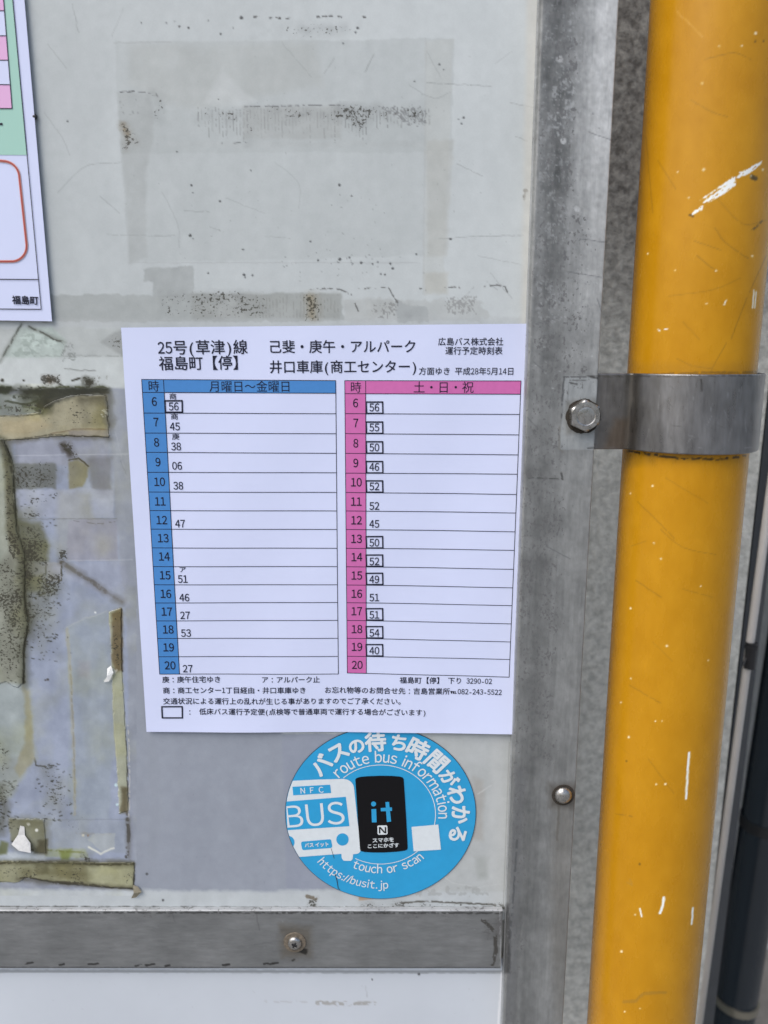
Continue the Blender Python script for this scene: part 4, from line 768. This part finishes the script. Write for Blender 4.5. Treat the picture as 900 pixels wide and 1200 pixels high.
try: o.data.set_sharp_from_angle(angle=R_(24))
except Exception: pass
v, f = revolve(c, [(.0108, .0001), (.0107, .0004), (.008, .0005)], 30); v = [(x + random.uniform(-.0006, .0006), y, z - .0006 + random.uniform(-.0006, .0006)) for x, y, z in v]; mesh_obj('grime_ring', v, f, M['grime'], clamp)

# ============================================================ PRINTING: glyph outlines laid on the sheets
_gl = {}
def glyph(ch, res=2, bold=0.0):
    if bold > 0.008:                         # heavier sign: the same outline a few times, slightly shifted
        g0, f0 = glyph(ch, res, 0.0); n0 = len(g0); vs_, fs_ = [], []
        for k_, (dx_, dy_) in enumerate([(bold * math.cos(t_), bold * math.sin(t_)) for t_ in np.linspace(.4, .4 + 2 * math.pi, (9 if bold > .02 else 5))[:-1]] + [(0, 0)]):
            vs_.append(g0 + np.array((dx_, dy_))); fs_ += [tuple(i_ + k_ * n0 for i_ in f_) for f_ in f0]
        return np.concatenate(vs_), fs_
    if len(ch) == 1 and ch.isascii() and ch.isalnum():      # plain gothic letters and digits
        k = (ch, res, 'g')
        if k not in _gl:
            g0, f0 = glyph(chr(ord(ch) + 0xFEE0), res, 0.0); g0 = g0.copy(); w0 = g0[:, 0].max() - g0[:, 0].min()
            sx_ = .80; g0[:, 0] = (g0[:, 0] - g0[:, 0].min()) * sx_
            g0[:, 0] += .25 - w0 * sx_ / 2 if ch.isdigit() else .04
            _gl[k] = (g0, f0)
        return _gl[k]
    k = (ch, res, bold)
    if k in _gl: return _gl[k]
    cu = bpy.data.curves.new('glyph', 'FONT'); cu.body = ch; cu.resolution_u = res; cu.offset = bold
    o = bpy.data.objects.new('glyph', cu); COL.objects.link(o)
    me = bpy.data.meshes.new_from_object(o.evaluated_get(bpy.context.evaluated_depsgraph_get()))
    vv = np.array([(a.co.x, a.co.y) for a in me.vertices]).reshape(-1, 2); ff = [tuple(pp.vertices) for pp in me.polygons]
    bpy.data.objects.remove(o); bpy.data.curves.remove(cu); bpy.data.meshes.remove(me)
    _gl[k] = (vv, ff); return _gl[k]
class Print:
    """flat ink on a surface; everything is kept in plane coordinates (x, z) and lifted onto surf(x, z)"""
    def __init__(s, surf, Y, off): s.v, s.f, s.surf, s.Y, s.off = [], [], surf, Y, off
    def P(s, x, y): q_ = P(x, y, s.Y); return np.array((q_.x, q_.z))
    def add(s, vv, ff):
        n = len(s.v); uf = {}
        if len(ff) > 1:                      # loose pieces that overlap are lifted a few microns apart
            par = list(range(len(vv)))
            def fd(i_):
                while par[i_] != i_: par[i_] = par[par[i_]]; i_ = par[i_]
                return i_
            for f_ in ff:
                for i_ in f_[1:]: par[fd(i_)] = fd(f_[0])
            roots = {}
            for i_ in range(len(vv)): uf[i_] = roots.setdefault(fd(i_), len(roots))
        for i_, (x, z) in enumerate(vv): s.v.append((x, s.surf(x, z) - s.off - uf.get(i_, 0) % 60 * .0000012, z))
        s.f += [tuple(i + n for i in f_) for f_ in ff]
    def chars(s, txt, A, B, res=2, bold=0.0, half=0.5, tall=1.0):
        """text from A to B (centre line, plane coords), one cell per full-width sign"""
        wd = [half if ord(c_) < 128 else 1.0 for c_ in txt]; em = np.linalg.norm(B - A) / sum(wd); d = (B - A) / np.linalg.norm(B - A); n = np.array((-d[1], d[0])); x = 0
        for c_, w_ in zip(txt, wd):
            if c_ not in ' \u3000':
                g, ff = glyph(c_, res, bold); g = g.copy()
                if c_ in '：・': g[:, 0] += .5 - (g[:, 0].min() + g[:, 0].max()) / 2
                elif c_ in '()-': g[:, 0] += .25 - (g[:, 0].min() + g[:, 0].max()) / 2
                if c_ == '℡': g = (g - np.array((g[:, 0].min(), g[:, 1].min()))) * 1.35 + np.array((.04, .05))
                g[:, 1] = (g[:, 1] - .36) * tall
                s.add(A + np.outer((x + g[:, 0]) * em, d) + np.outer(g[:, 1] * em, n), ff)
            x += w_
    def text(s, txt, x0, x1, yc, y1=None, **k): s.chars(txt, s.P(x0, yc), s.P(x1, yc if y1 is None else y1), **k)
    def ctext(s, txt, cx, cy, em, **k):
        n = sum(.5 if ord(c_) < 128 else 1 for c_ in txt); s.text(txt, cx - n * em / 2, cx + n * em / 2, cy, **k)
    def quad(s, pts): s.add([s.P(*a_) for a_ in pts], [tuple(range(len(pts)))])
    def seg(s, a, b, wpx, ext=0.0):
        a, b = np.array(s.P(*a)), np.array(s.P(*b)); d = (b - a) / np.linalg.norm(b - a); n = np.array((-d[1], d[0])) * wpx * .00029
        a = a - d * ext * .00058; b = b + d * ext * .00058; k = 8; vv = []
        for i in range(k + 1): c_ = a + (b - a) * i / k; vv += [c_ - n, c_ + n]
        s.add(vv, [(2 * i, 2 * i + 2, 2 * i + 3, 2 * i + 1) for i in range(k)])
    def strip(s, pl, pr, n=10):
        """band between two polylines given as end points"""
        vv = []
        for i in range(n + 1):
            t = i / n; vv += [s.P(pl[0] + (pr[0] - pl[0]) * t, pl[1] + (pr[1] - pl[1]) * t), s.P(pl[2] + (pr[2] - pl[2]) * t, pl[3] + (pr[3] - pl[3]) * t)]
        s.add(vv, [(2 * i, 2 * i + 2, 2 * i + 3, 2 * i + 1) for i in range(n)])
    def ribbon(s, pts, wd, closed=False):
        pts = [np.array(a_) for a_ in pts]; n = len(pts); vv = []
        for i in range(n):
            a, b = (pts[(i - 1) % n], pts[(i + 1) % n]) if closed else (pts[max(i - 1, 0)], pts[min(i + 1, n - 1)])
            d = (b - a) / (np.linalg.norm(b - a) + 1e-12); nn = np.array((-d[1], d[0])) * wd / 2; vv += [pts[i] - nn, pts[i] + nn]
        m_ = n if closed else n - 1
        s.add(vv, [(2 * i, 2 * ((i + 1) % n), 2 * ((i + 1) % n) + 1, 2 * i + 1) for i in range(m_)])
    def obj(s, name, m, parent, **k): return mesh_obj(name, s.v, s.f, m, parent, **k)

# ============================================================ TIMETABLE SHEET
SY = 0.4982
TL, TR, BR_, BL = [P(*a_, SY) for a_ in ((142.5, 384), (618, 379.3), (600.5, 858.7), (172, 857))]
def sheet_surf(x, z):
    s_ = (x - TL.x) / (TR.x - TL.x); t_ = (TL.z - z) / (TL.z - BL.z)
    return SY - .0009 * math.sin(math.pi * min(max(t_, 0), 1)) * (.5 + .5 * math.sin(s_ * 5.2 + .6)) - .0012 * max(0, s_ - .82) / .18 * t_ - .0005 * max(0, .15 - s_) / .15 * (1 - t_) - .00025 * math.sin(s_ * 17 + t_ * 9) - .0013 * max(0, t_) ** 14 * (.5 + .5 * math.sin(s_ * 9)) - .0007 * max(0, 1 - t_) ** 12 * (.5 + .5 * math.cos(s_ * 7))
sheet = thing('timetable_sheet', 'white printed bus timetable sheet with blue and pink columns on the board', 'timetable', ((TL.x + BR_.x) / 2, SY, (TL.z + BL.z) / 2))
n = 70; vv, ff = [], []
for side in (0, .00022):
    for i in range(n + 1):
        for j in range(n + 1):
            s_, t_ = j / n, i / n; q0 = (TL * (1 - s_) + TR * s_) * (1 - t_) + (BL * (1 - s_) + BR_ * s_) * t_
            vv.append((q0.x, sheet_surf(q0.x, q0.z) + side, q0.z))
N1 = (n + 1) ** 2
for i in range(n):
    for j in range(n):
        a = i * (n + 1) + j; ff += [(a, a + n + 1, a + n + 2, a + 1), (N1 + a, N1 + a + 1, N1 + a + n + 2, N1 + a + n + 1)]
for i in range(n):
    a, b = i, i + 1; ff.append((a, b, N1 + b, N1 + a)); a, b = n * (n + 1) + i, n * (n + 1) + i + 1; ff.append((b, a, N1 + a, N1 + b))
    a, b = i * (n + 1), (i + 1) * (n + 1); ff.append((b, a, N1 + a, N1 + b)); a, b = i * (n + 1) + n, (i + 1) * (n + 1) + n; ff.append((a, b, N1 + b, N1 + a))
mesh_obj('paper', vv, ff, M['paper'], sheet)
L_l = [444.6, 459.7, 483.9, 507.3, 529.8, 553.2, 576.3, 598.0, 619.7, 641.6, 663.5, 684.7, 706.0, 727.0, 747.5, 769.0, 789.4]
L_r = [446.0, 460.8, 484.8, 508.2, 531.2, 553.9, 576.9, 598.5, 620.2, 642.2, 663.6, 684.9, 705.6, 726.6, 747.7, 769.0, 789.7]
R_l = [446.0, 461.3, 484.7, 508.1, 531.2, 554.3, 576.9, 598.5, 620.2, 642.2, 663.8, 685.2, 706.0, 726.8, 747.8, 768.9, 788.6]
R_r = [446.4, 461.9, 485.6, 509.5, 532.9, 555.5, 579.2, 600.8, 622.8, 644.5, 666.7, 688.4, 709.2, 730.6, 751.7, 772.2, 792.8]
# colour fills
pb = Print(sheet_surf, SY, .00012)
lx = lambda y: 166.6 + (187.5 - 166.6) * (y - 444.6) / 344.8; lx2 = lambda y: 192 + (210.7 - 192) * (y - 444.6) / 344.8; lx3 = lambda y: 393.4 + 3.1 * (y - 446) / 343.7
rx = lambda y: 404 + 3 * (y - 446) / 342.6; rx2 = lambda y: 428.5 + .8 * (y - 446) / 342.6; rx3 = lambda y: 610.5 - 14.1 * (y - 446) / 346.4
pb.strip((lx(444.6), 444.6, lx(459.7), 459.7), (393.4, 446, 393.5, 460.8), 16); pb.obj('header_band', M['blue_print'], sheet)
pb = Print(sheet_surf, SY, .00012); pb.strip((lx(459.7), 459.7, lx2(459.7), 459.9), (lx(789.4), 789.4, lx2(789.4), 789.4), 24); pb.obj('hour_column', M['blue_print'], sheet)
pp = Print(sheet_surf, SY, .00012); pp.strip((404, 446, rx(461.3), 461.3), (610.5, 446.4, 609.9, 461.9), 16); pp.obj('header_band', M['pink_print'], sheet)
pp = Print(sheet_surf, SY, .00012); pp.strip((rx(461.3), 461.3, rx2(461.3), 461.4), (rx(788.6), 788.6, rx2(788.6), 788.8), 24); pp.obj('hour_column', M['pink_print'], sheet)
# ruled lines
g = Print(sheet_surf, SY, .00018)
for i, (a, b) in enumerate(zip(L_l, L_r)): g.seg((lx(a), a), (lx3(b), b), .75)
for fn, c0, c1 in ((lx, L_l[0], L_l[-1]), (lx2, L_l[0] + .2, L_l[-1]), (lx3, L_r[0], L_r[-1])):
    for k in range(6): y0, y1 = c0 + (c1 - c0) * k / 6, c0 + (c1 - c0) * (k + 1) / 6; g.seg((fn(y0), y0), (fn(y1), y1), .75, .3)
g.obj('ruled_lines', M['ink'], sheet)
g = Print(sheet_surf, SY, .00018)
for a, b in zip(R_l, R_r): g.seg((rx(a), a), (rx3(b), b), .75)
for fn, c0, c1 in ((rx, R_l[0], R_l[-1]), (rx2, R_l[0], R_l[-1] + .2), (rx3, R_r[0], R_r[-1])):
    for k in range(6): y0, y1 = c0 + (c1 - c0) * k / 6, c0 + (c1 - c0) * (k + 1) / 6; g.seg((fn(y0), y0), (fn(y1), y1), .75, .3)
g.obj('ruled_lines', M['ink'], sheet)
def ink_line(txt, x0, x1, yc, y1=None, name='printed_text', **k):
    t_ = Print(sheet_surf, SY, .00024); t_.text(txt, x0, x1, yc, y1, **k); return t_.obj(name, M['ink'], sheet)
ink_line('25号(草津)線', 185, 290.5, 407.8, 406.8, name='title_text', res=3, bold=.0105)
ink_line('福島町【停】', 186.5, 290, 426.2, 425.2, name='title_text', res=3, bold=.0105)
ink_line('己斐・庚午・アルパーク', 314.5, 488.5, 406.6, 406.2, name='title_text', res=3, bold=.0105)
ink_line('井口車庫(商工センター)', 315.5, 489.5, 430.2, 429.8, name='title_text', res=3, bold=.0105)
ink_line('広島バス株式会社', 513, 590, 400.5, bold=.010); ink_line('運行予定時刻表', 521.5, 589, 411.2, bold=.010)
ink_line('方面ゆき 平成28年5月14日', 490.5, 603, 435, 435.2, bold=.009)
ink_line('月曜日～金曜日', 245, 341.5, 453, 453, name='header_text'); ink_line('時', 173.8, 187.4, 452.6, name='header_text')
ink_line('土・日・祝', 484, 555.5, 454, name='header_text'); ink_line('時', 410.2, 423.8, 454, name='header_text')
hrs = ['6', '7', '8', '9'] + [str(k) for k in range(10, 21)]
hl = [(181.3, 470.5), (183.3, 494.5), (183.9, 518.2), (185.6, 541.3), (187.4, 564.4), (188.2, 587.3), (190, 609.2), (191.7, 630.3), (192.9, 651.7), (194, 673.6), (194.9, 695.3), (196, 716.1), (197.6, 737), (198.1, 758), (199.7, 779.2)]
hr = [(416.7, 472.3), (417, 495.7), (417, 519.4), (417, 542.5), (417.6, 565), (417.6, 587.6), (417.8, 609.5), (417.8, 631.2), (418.1, 652.6), (418.1, 674.2), (418.1, 695.6), (418.1, 716.1), (418.3, 737.2), (418.3, 758), (418.6, 779.2)]
for src in (hl, hr):
    for t_, (x, y) in zip(hrs, src):
        a_ = Print(sheet_surf, SY, .00026); a_.ctext(t_, x, y, 13.3, res=3, bold=.013); a_.obj('hour_number', M['ink'], sheet)
ml = [('56', 203.9, 476.3), ('45', 205.3, 499.7), ('38', 206.7, 523.1), ('06', 207.9, 545.7), ('38', 209.3, 569), ('47', 211.6, 613.3), ('51', 214.8, 678), ('46', 216.6, 699.7), ('27', 217.4, 720.5), ('53', 218.4, 741.3), ('27', 220.3, 783.2)]
mr_ = [('56', 477.5), ('55', 500.9), ('50', 524.3), ('46', 547.1), ('52', 569.9), ('52', 592.8), ('45', 613.8), ('50', 635.8), ('52', 657.8), ('49', 678.9), ('51', 700.2), ('51', 720.5), ('54', 741.7), ('40', 762.5)]
for t_, x, y in ml + [(a_, 438.7, b_) for a_, b_ in mr_]:
    a_ = Print(sheet_surf, SY, .00024); a_.ctext(t_, x, y, 12.1, res=3, bold=.012); a_.obj('minute_number', M['ink'], sheet)
for t_, x, y in (('商', 203, 464.6), ('商', 204.7, 488.2), ('庚', 206.2, 511.8), ('ア', 214.5, 667.0)):
    a_ = Print(sheet_surf, SY, .00024); a_.ctext(t_, x, y, 9, bold=.0085, tall=.85); a_.obj('printed_mark', M['ink'], sheet)
def frame_box(x0, y0, x1, y1, wd=1.7):
    a_ = Print(sheet_surf, SY, .00028)
    for s_, e_ in (((x0, y0), (x1, y0)), ((x1, y0), (x1 + .3, y1)), ((x1 + .3, y1), (x0 + .6, y1)), ((x0 + .6, y1), (x0, y0))): a_.seg(s_, e_, wd, .6)
    a_.obj('low_floor_frame', M['ink'], sheet)
frame_box(193.6, 469.6, 213.7, 483.0)
for i, on in enumerate((1, 1, 1, 1, 1, 0, 0, 1, 1, 1, 0, 1, 1, 1)):
    if on: yb = R_l[i + 2]; frame_box(429, yb - 13.6, 448.4, yb - .3, 1.6)
frame_box(190, 827.6, 213.8, 840.6, 1.7)
B3 = dict(bold=.012)
ink_line('庚：庚午住宅ゆき', 190.3, 259.3, 796, **B3); ink_line('ア：アルパーク止', 306.3, 375.2, 796.2, **B3)
ink_line('商：商工センター1丁目経由・井口車庫ゆき', 191, 359.2, 808.7, **B3)
ink_line('お忘れ物等のお問合せ先：吉島営業所℡082-243-5522', 380, 588, 808.6, 810.6, **B3)
ink_line('福島町【停】 下り 3290-02', 468.2, 576.6, 796.8, 798, **B3)
ink_line('交通状況による運行上の乱れが生じる事がありますのでご了承ください。', 191.3, 475, 821.3, 821.8, **B3)
ink_line('：', 218.5, 227, 834, **B3); ink_line('低床バス運行予定便(点検等で普通車両で運行する場合がございます)', 233.5, 499.5, 833.4, 834.6, **B3)

# ============================================================ ROUTE POSTER (upper left)
QY = 0.4975
poster = thing('route_poster', 'white printed poster with green and pink print at the upper left edge', 'poster', P(0, 200, QY))
qs = lambda x, z: QY - .0012 * max(0, (x + .245) / .06) ** 2 * .2
def clip_sheet(parent, corners, surf, name, m, n=30, th=.0002):
    vv, ff = [], []; a0_, b0_, c0_, d0_ = corners
    for side in (0, th):
        for i in range(n + 1):
            for j in range(n + 1):
                s_, t_ = j / n, i / n; q0 = (a0_ * (1 - s_) + b0_ * s_) * (1 - t_) + (d0_ * (1 - s_) + c0_ * s_) * t_; vv.append((q0.x, surf(q0.x, q0.z) + side, q0.z))
    N1 = (n + 1) ** 2
    for i in range(n):
        for j in range(n): a = i * (n + 1) + j; ff += [(a, a + n + 1, a + n + 2, a + 1), (N1 + a, N1 + a + 1, N1 + a + n + 2, N1 + a + n + 1)]
        a, b = i, i + 1; ff.append((a, b, N1 + b, N1 + a)); a, b = n * (n + 1) + i, n * (n + 1) + i + 1; ff.append((b, a, N1 + a, N1 + b))
        a, b = i * (n + 1), (i + 1) * (n + 1); ff.append((b, a, N1 + a, N1 + b)); a, b = i * (n + 1) + n, (i + 1) * (n + 1) + n; ff.append((a, b, N1 + b, N1 + a))
    return mesh_obj(name, vv, ff, m, parent)
ex = lambda y: 28.6 + (61 - 28.6) * y / 376.5                        # right edge
clip_sheet(poster, [P(-190, -60, QY), P(ex(-60), -60, QY), P(61, 376.5, QY), P(-150, 373, QY)], qs, 'paper', M['paper'])
lxp = lambda y: 15.3 + (48.7 - 15.3) * y / 362.5
a_ = Print(qs, QY, .0002); a_.strip((-150, -60, -150, 181), (lxp(-60), -60, lxp(181.5), 181.8), 12); a_.obj('mint_field', M['mint'], poster)
px_ = lambda y: 4.6 + 10 * y / 127.4
for y0, y1, mm in ((-40, -15, 'pale_pink'), (-15, 13, 'pale_pink'), (13, 42.3, 'paper'), (42.3, 70.9, 'pale_pink'), (70.9, 99.5, 'paper'), (99.5, 127.4, 'pale_pink')):
    a_ = Print(qs, QY, .00035); a_.strip((-120, y0, -120, y1), (px_(y0), y0, px_(y1), y1), 8); a_.obj('table_cell', M[mm], poster)
a_ = Print(qs, QY, .0005)
for y in (13, 42.3, 70.9, 99.5, 127.4): a_.seg((-120, y - .4), (px_(y), y), .8)
a_.seg((px_(-60), -60), (px_(127.4), 127.4), .8); a_.seg((lxp(-60), -60), (lxp(362.5), 362.5), .8); a_.seg((-150, 361), (48.7, 362.5), .9); a_.seg((-150, 326.5), (45.5, 327.6), .9); a_.obj('ruled_lines', M['ink'], poster)
a_ = Print(qs, QY, .0005); a_.seg((-14, 145.2), (3.4, 145.6), 2.0); a_.obj('printed_dash', M['ink'], poster)
def arcp(cx, cy, r, t0, t1, n=8): return [(cx + r * math.cos(R_(t)), cy + r * math.sin(R_(t))) for t in np.linspace(t0, t1, n)]
rr = [(-90, 187.5), (0, 188.5)] + arcp(4, 208, 19, -80, -8) + [(31.5, 287)] + arcp(14, 289, 17.5, 0, 85) + [(0, 306.5), (-90, 305)]
for wd, off, mm in ((.0016, .0004, 'tan_print'), (.0008, .0006, 'red_print')):
    a_ = Print(qs, QY, off); a_.ribbon([a_.P(*t_) for t_ in rr], wd); a_.obj('red_outline', M[mm], poster)
a_ = Print(qs, QY, .0005); a_.text('福島町', 14.5, 45.5, 351.6, 352.4, bold=.025, res=3); a_.obj('printed_text', M['ink'], poster)
v, f = revolve(P(40.5, 137, .4985), dome(.0018, .0012, 5), 14); mesh_obj('black_tack', v, f, M['black'], None, label='tiny black tack at the edge of the upper left poster', category='tack')

# ============================================================ ROUND STICKER
KY = 0.4994; kc = P(446, 955, KY); KR = .138 * KY
stk = thing('round_sticker', 'round light blue bus information sticker below the timetable', 'sticker', kc)
ks = lambda x, z: KY
def disc(r, th, y, m, name, n=128):
    v = [(kc.x + r * math.cos(2 * math.pi * k / n), y, kc.z + r * math.sin(2 * math.pi * k / n)) for k in range(n)] + [(kc.x + (r - .0001) * math.cos(2 * math.pi * k / n), y + th, kc.z + (r - .0001) * math.sin(2 * math.pi * k / n)) for k in range(n)]
    f = [tuple(range(n))[::-1]] + [(k, (k + 1) % n, n + (k + 1) % n, n + k) for k in range(n)]
    return mesh_obj(name, v, f, m, stk)
disc(KR, .0005, KY, M['sticker_edge'], 'vinyl_edge'); disc(KR - .0004, .0002, KY - .00012, M['sticker_blue'], 'vinyl_disc')
S_ = .27778
def K(x, y): return (320 + x * S_, 850 + y * S_)                      # position read off an enlarged view of the sticker
def clipc(poly, r):
    """keep the part of a polygon inside the sticker's circle"""
    out = [np.array(a_) for a_ in poly]; c_ = np.array((kc.x, kc.z))
    for k in range(96):
        t = 2 * math.pi * (k + .5) / 96; nn = np.array((math.cos(t), math.sin(t))); lim = r; new = []
        for i in range(len(out)):
            a, b = out[i], out[(i + 1) % len(out)]; da, db = (a - c_) @ nn - lim, (b - c_) @ nn - lim
            if da <= 0: new.append(a)
            if da * db < 0: new.append(a + (b - a) * da / (da - db))
        out = new
        if not out: return []
    return out
def shape(name, pts, m, off, clip=True):
    a_ = Print(ks, KY, off); pl = [a_.P(*K(*t_)) for t_ in pts]
    if clip: pl = clipc(pl, KR - .0006)
    a_.add(pl, [tuple(range(len(pl)))]); return a_.obj(name, m, stk)
shape('bus_shape', [(20, 238), (65, 234), (180, 228), (297, 225)] + arcp(300, 268, 42, -80, 0, 7) + [(356, 400), (370, 515)] + arcp(352, 524, 17, 0, 80, 4) + [(338, 543), (336, 562), (328, 571), (298, 570), (290, 560), (288, 541), (180, 549), (100, 555), (20, 558)], M['sticker_white'], .0003)
shape('destination_plate', [(82, 258), (241, 249), (245, 284), (85, 294)], M['sticker_blue'], .0004)
shape('bus_window', [(20, 323), (60, 320), (307, 300), (322, 424), (70, 440), (20, 442)], M['sticker_blue'], .0004)
shape('headlight', arcp(293, 480, 26, 0, 345, 24), M['sticker_blue'], .0004); shape('headlight', arcp(64, 492, 27, 0, 345, 24), M['sticker_blue'], .0004)
shape('number_plate', arcp(126, 497, 8, 180, 260, 4) + arcp(238, 487, 8, -80, 0, 4) + arcp(242, 508, 8, 0, 80, 4) + arcp(130, 517, 8, 100, 180, 4), M['sticker_blue'], .0004)
shape('phone_shape', [(347, 228), (352, 221), (370, 216), (400, 213.5), (450, 211.5), (500, 212), (535, 215), (547, 219), (551, 226), (556, 300), (562, 400), (568, 515), (566, 522), (556, 527), (520, 532), (470, 535), (420, 535), (385, 533), (371, 529), (367, 523), (358, 400), (352, 300)], M['sticker_black'], .0004)
shape('blank_label', [(584, 427), (697, 417), (708, 523), (593, 530)], M['sticker_white'], .0004, False)
def fit(name, txt, quad, m, off, bold=0.0, clipleft=False, res=4):
    """text stretched to fill a measured four-cornered box (TL, TR, BR, BL in enlarged-view units)"""
    if txt.isascii():
        vs_, ff, x_ = [], [], 0
        for c_ in txt:
            if c_ == ' ': x_ += .45; continue
            g_, f_ = glyph(c_, res, bold); g_ = g_.copy(); g_[:, 0] += x_ - g_[:, 0].min(); x_ = g_[:, 0].max() + .09
            n_ = sum(len(a_) for a_ in vs_); vs_.append(g_); ff += [tuple(i_ + n_ for i_ in q_) for q_ in f_]
        g = np.concatenate(vs_)
    else: g, ff = glyph(txt, res, bold)
    g = g.copy(); g -= g.min(0); g /= g.max(0); a_ = Print(ks, KY, off)
    q4 = [a_.P(*K(*t_)) for t_ in quad]; vv = [(q4[0] * (1 - x) + q4[1] * x) * y + (q4[3] * (1 - x) + q4[2] * x) * (1 - y) for x, y in g]
    if clipleft:
        nv = []
        for w_ in vv:
            d = w_ - np.array((kc.x, kc.z)); L = np.linalg.norm(d)
            nv.append(w_ if L < KR - .0008 else np.array((kc.x, kc.z)) + d / L * (KR - .0008))
        vv = nv
    a_.add(vv, ff); return a_.obj(name, m, stk)
WHs = M['sticker_white']
fit('sticker_text', 'N F C', [(115, 262), (212, 257), (214, 282), (117, 287)], WHs, .0005, .012)
fit('sticker_text', 'BUS', [(48, 338), (296, 318), (304, 414), (60, 432)], WHs, .0005, .0, True, 6)
fit('sticker_text', 'バス イット', [(133, 495), (233, 489), (235, 509), (135, 514)], WHs, .0005, .05)
fit('sticker_text', 'スマホを', [(419, 475), (509, 470), (510, 489), (420, 493)], WHs, .0005, .03)
fit('sticker_text', 'ここにかざす', [(399, 499), (531, 493), (532, 512), (400, 517)], WHs, .0005, .03)
for kk_, pts in enumerate((arcp(424, 330, 10.5, 0, 340, 18), [(415, 352), (435, 351), (437, 407), (417, 408)], [(454, 347), (501, 344), (502, 359), (455, 361)], [(474, 322), (489, 321), (498, 404), (480, 406)])): shape('logo_stroke', pts, M['sticker_blue'], .0005 + kk_ * .00002, False)
shape('logo_mark', [(440, 424), (444, 421), (478, 420), (482, 424), (483, 455), (479, 459), (445, 460), (441, 456)], WHs, .0005, False)
for pts in ([(446, 427), (452, 427), (453, 453), (447, 454)], [(446, 427), (454, 427), (477, 453), (469, 453)], [(471, 427), (477, 427), (478, 453), (472, 453)]): shape('logo_stroke', pts, M['sticker_black'], .0006 + .00003 * pts[0][0] / 446, False)
# ring and curved lettering
C2 = np.array((kc.x, kc.z))
def rad(deg, r): return C2 + r * np.array((math.sin(R_(deg)), math.cos(R_(deg))))      # degrees clockwise from the top
a_ = Print(ks, KY, .00035); a_.ribbon([rad(t, .575 * KR) for t in np.linspace(-42, 208, 120)], .00055); a_.obj('thin_ring', WHs, stk)
def put_char(a_, ch, pos, up, size, bold, res=4, cx=None, cy=.36):
    g, ff = glyph(ch, res, bold); g = g.copy(); mid = (g[:, 0].min() + g[:, 0].max()) / 2 if cx is None else cx
    rt_ = np.array((up[1], -up[0])); a_.add(pos + np.outer((g[:, 0] - mid) * size, rt_) + np.outer((g[:, 1] - cy) * size, up), ff)
mmpx = .00030900
for ch, x, y, s_ in (('バ', 205, 168, 80), ('ス', 275, 112, 80), ('の', 352, 87, 66), ('待', 432, 70, 80), ('ち', 530, 73, 72), ('時', 611, 100, 84), ('間', 690, 152, 84), ('が', 741, 222, 68), ('わ', 776, 292, 78), ('か', 790, 376, 78), ('る', 779, 458, 76)):
    a_ = Print(ks, KY, .0004 + .00002 * (x % 3)); pos = a_.P(*K(x, y)); d = (pos - C2) / np.linalg.norm(pos - C2)
    put_char(a_, ch, pos, d, s_ * S_ * .5 / 900 / .9 * 1.12, .035, 4); a_.obj('sticker_sign', WHs, stk)
_adv = {}
def adv(ch):
    if ch == ' ': return .32
    if ch not in _adv:
        if ch.isalnum(): g1 = glyph(ch, 2)[0]; _adv[ch] = g1[:, 0].max() - g1[:, 0].min() + .10; return _adv[ch]
        g1 = glyph(ch, 2)[0]; g2 = glyph(ch + ch, 2)[0]; _adv[ch] = g2[:, 0].max() - g1[:, 0].max()
    return _adv[ch]
def arctext(txt, d0, d1, r, size, bold, inward=False):
    tot = sum(adv(c_) for c_ in txt); t = 0; a_ = Print(ks, KY, .0004)
    for c_ in txt:
        w_ = adv(c_); deg = d0 + (d1 - d0) * (t + w_ / 2) / tot; t += w_
        if c_ == ' ': continue
        pos = rad(deg, r); d = (pos - C2) / r; up = -d if inward else d
        g, ff = glyph(c_, 4, bold); rt_ = np.array((up[1], -up[0])); a_.add(pos + np.outer((g[:, 0] - w_ / 2) * size * 1.0, rt_) + np.outer(g[:, 1] * size, up), ff)
    a_.obj('sticker_text', WHs, stk)
arctext('route bus information', -45.5, 94, .605 * KR, .0112, .010)
arctext('touch or scan', 207, 137, .685 * KR, .0092, .010, True)
arctext('https://busit.jp', 231, 174, .870 * KR, .0084, .010, True)
# crack in the vinyl
a_ = Print(ks, KY, .00045); a_.ribbon([a_.P(*K(*t_)) for t_ in ((245, 518), (252, 540), (258, 560))], .0003); a_.ribbon([a_.P(*K(*t_)) for t_ in ((262, 625), (270, 655), (275, 686), (283, 692))], .0005); a_.obj('vinyl_crack', M['grime'], stk)
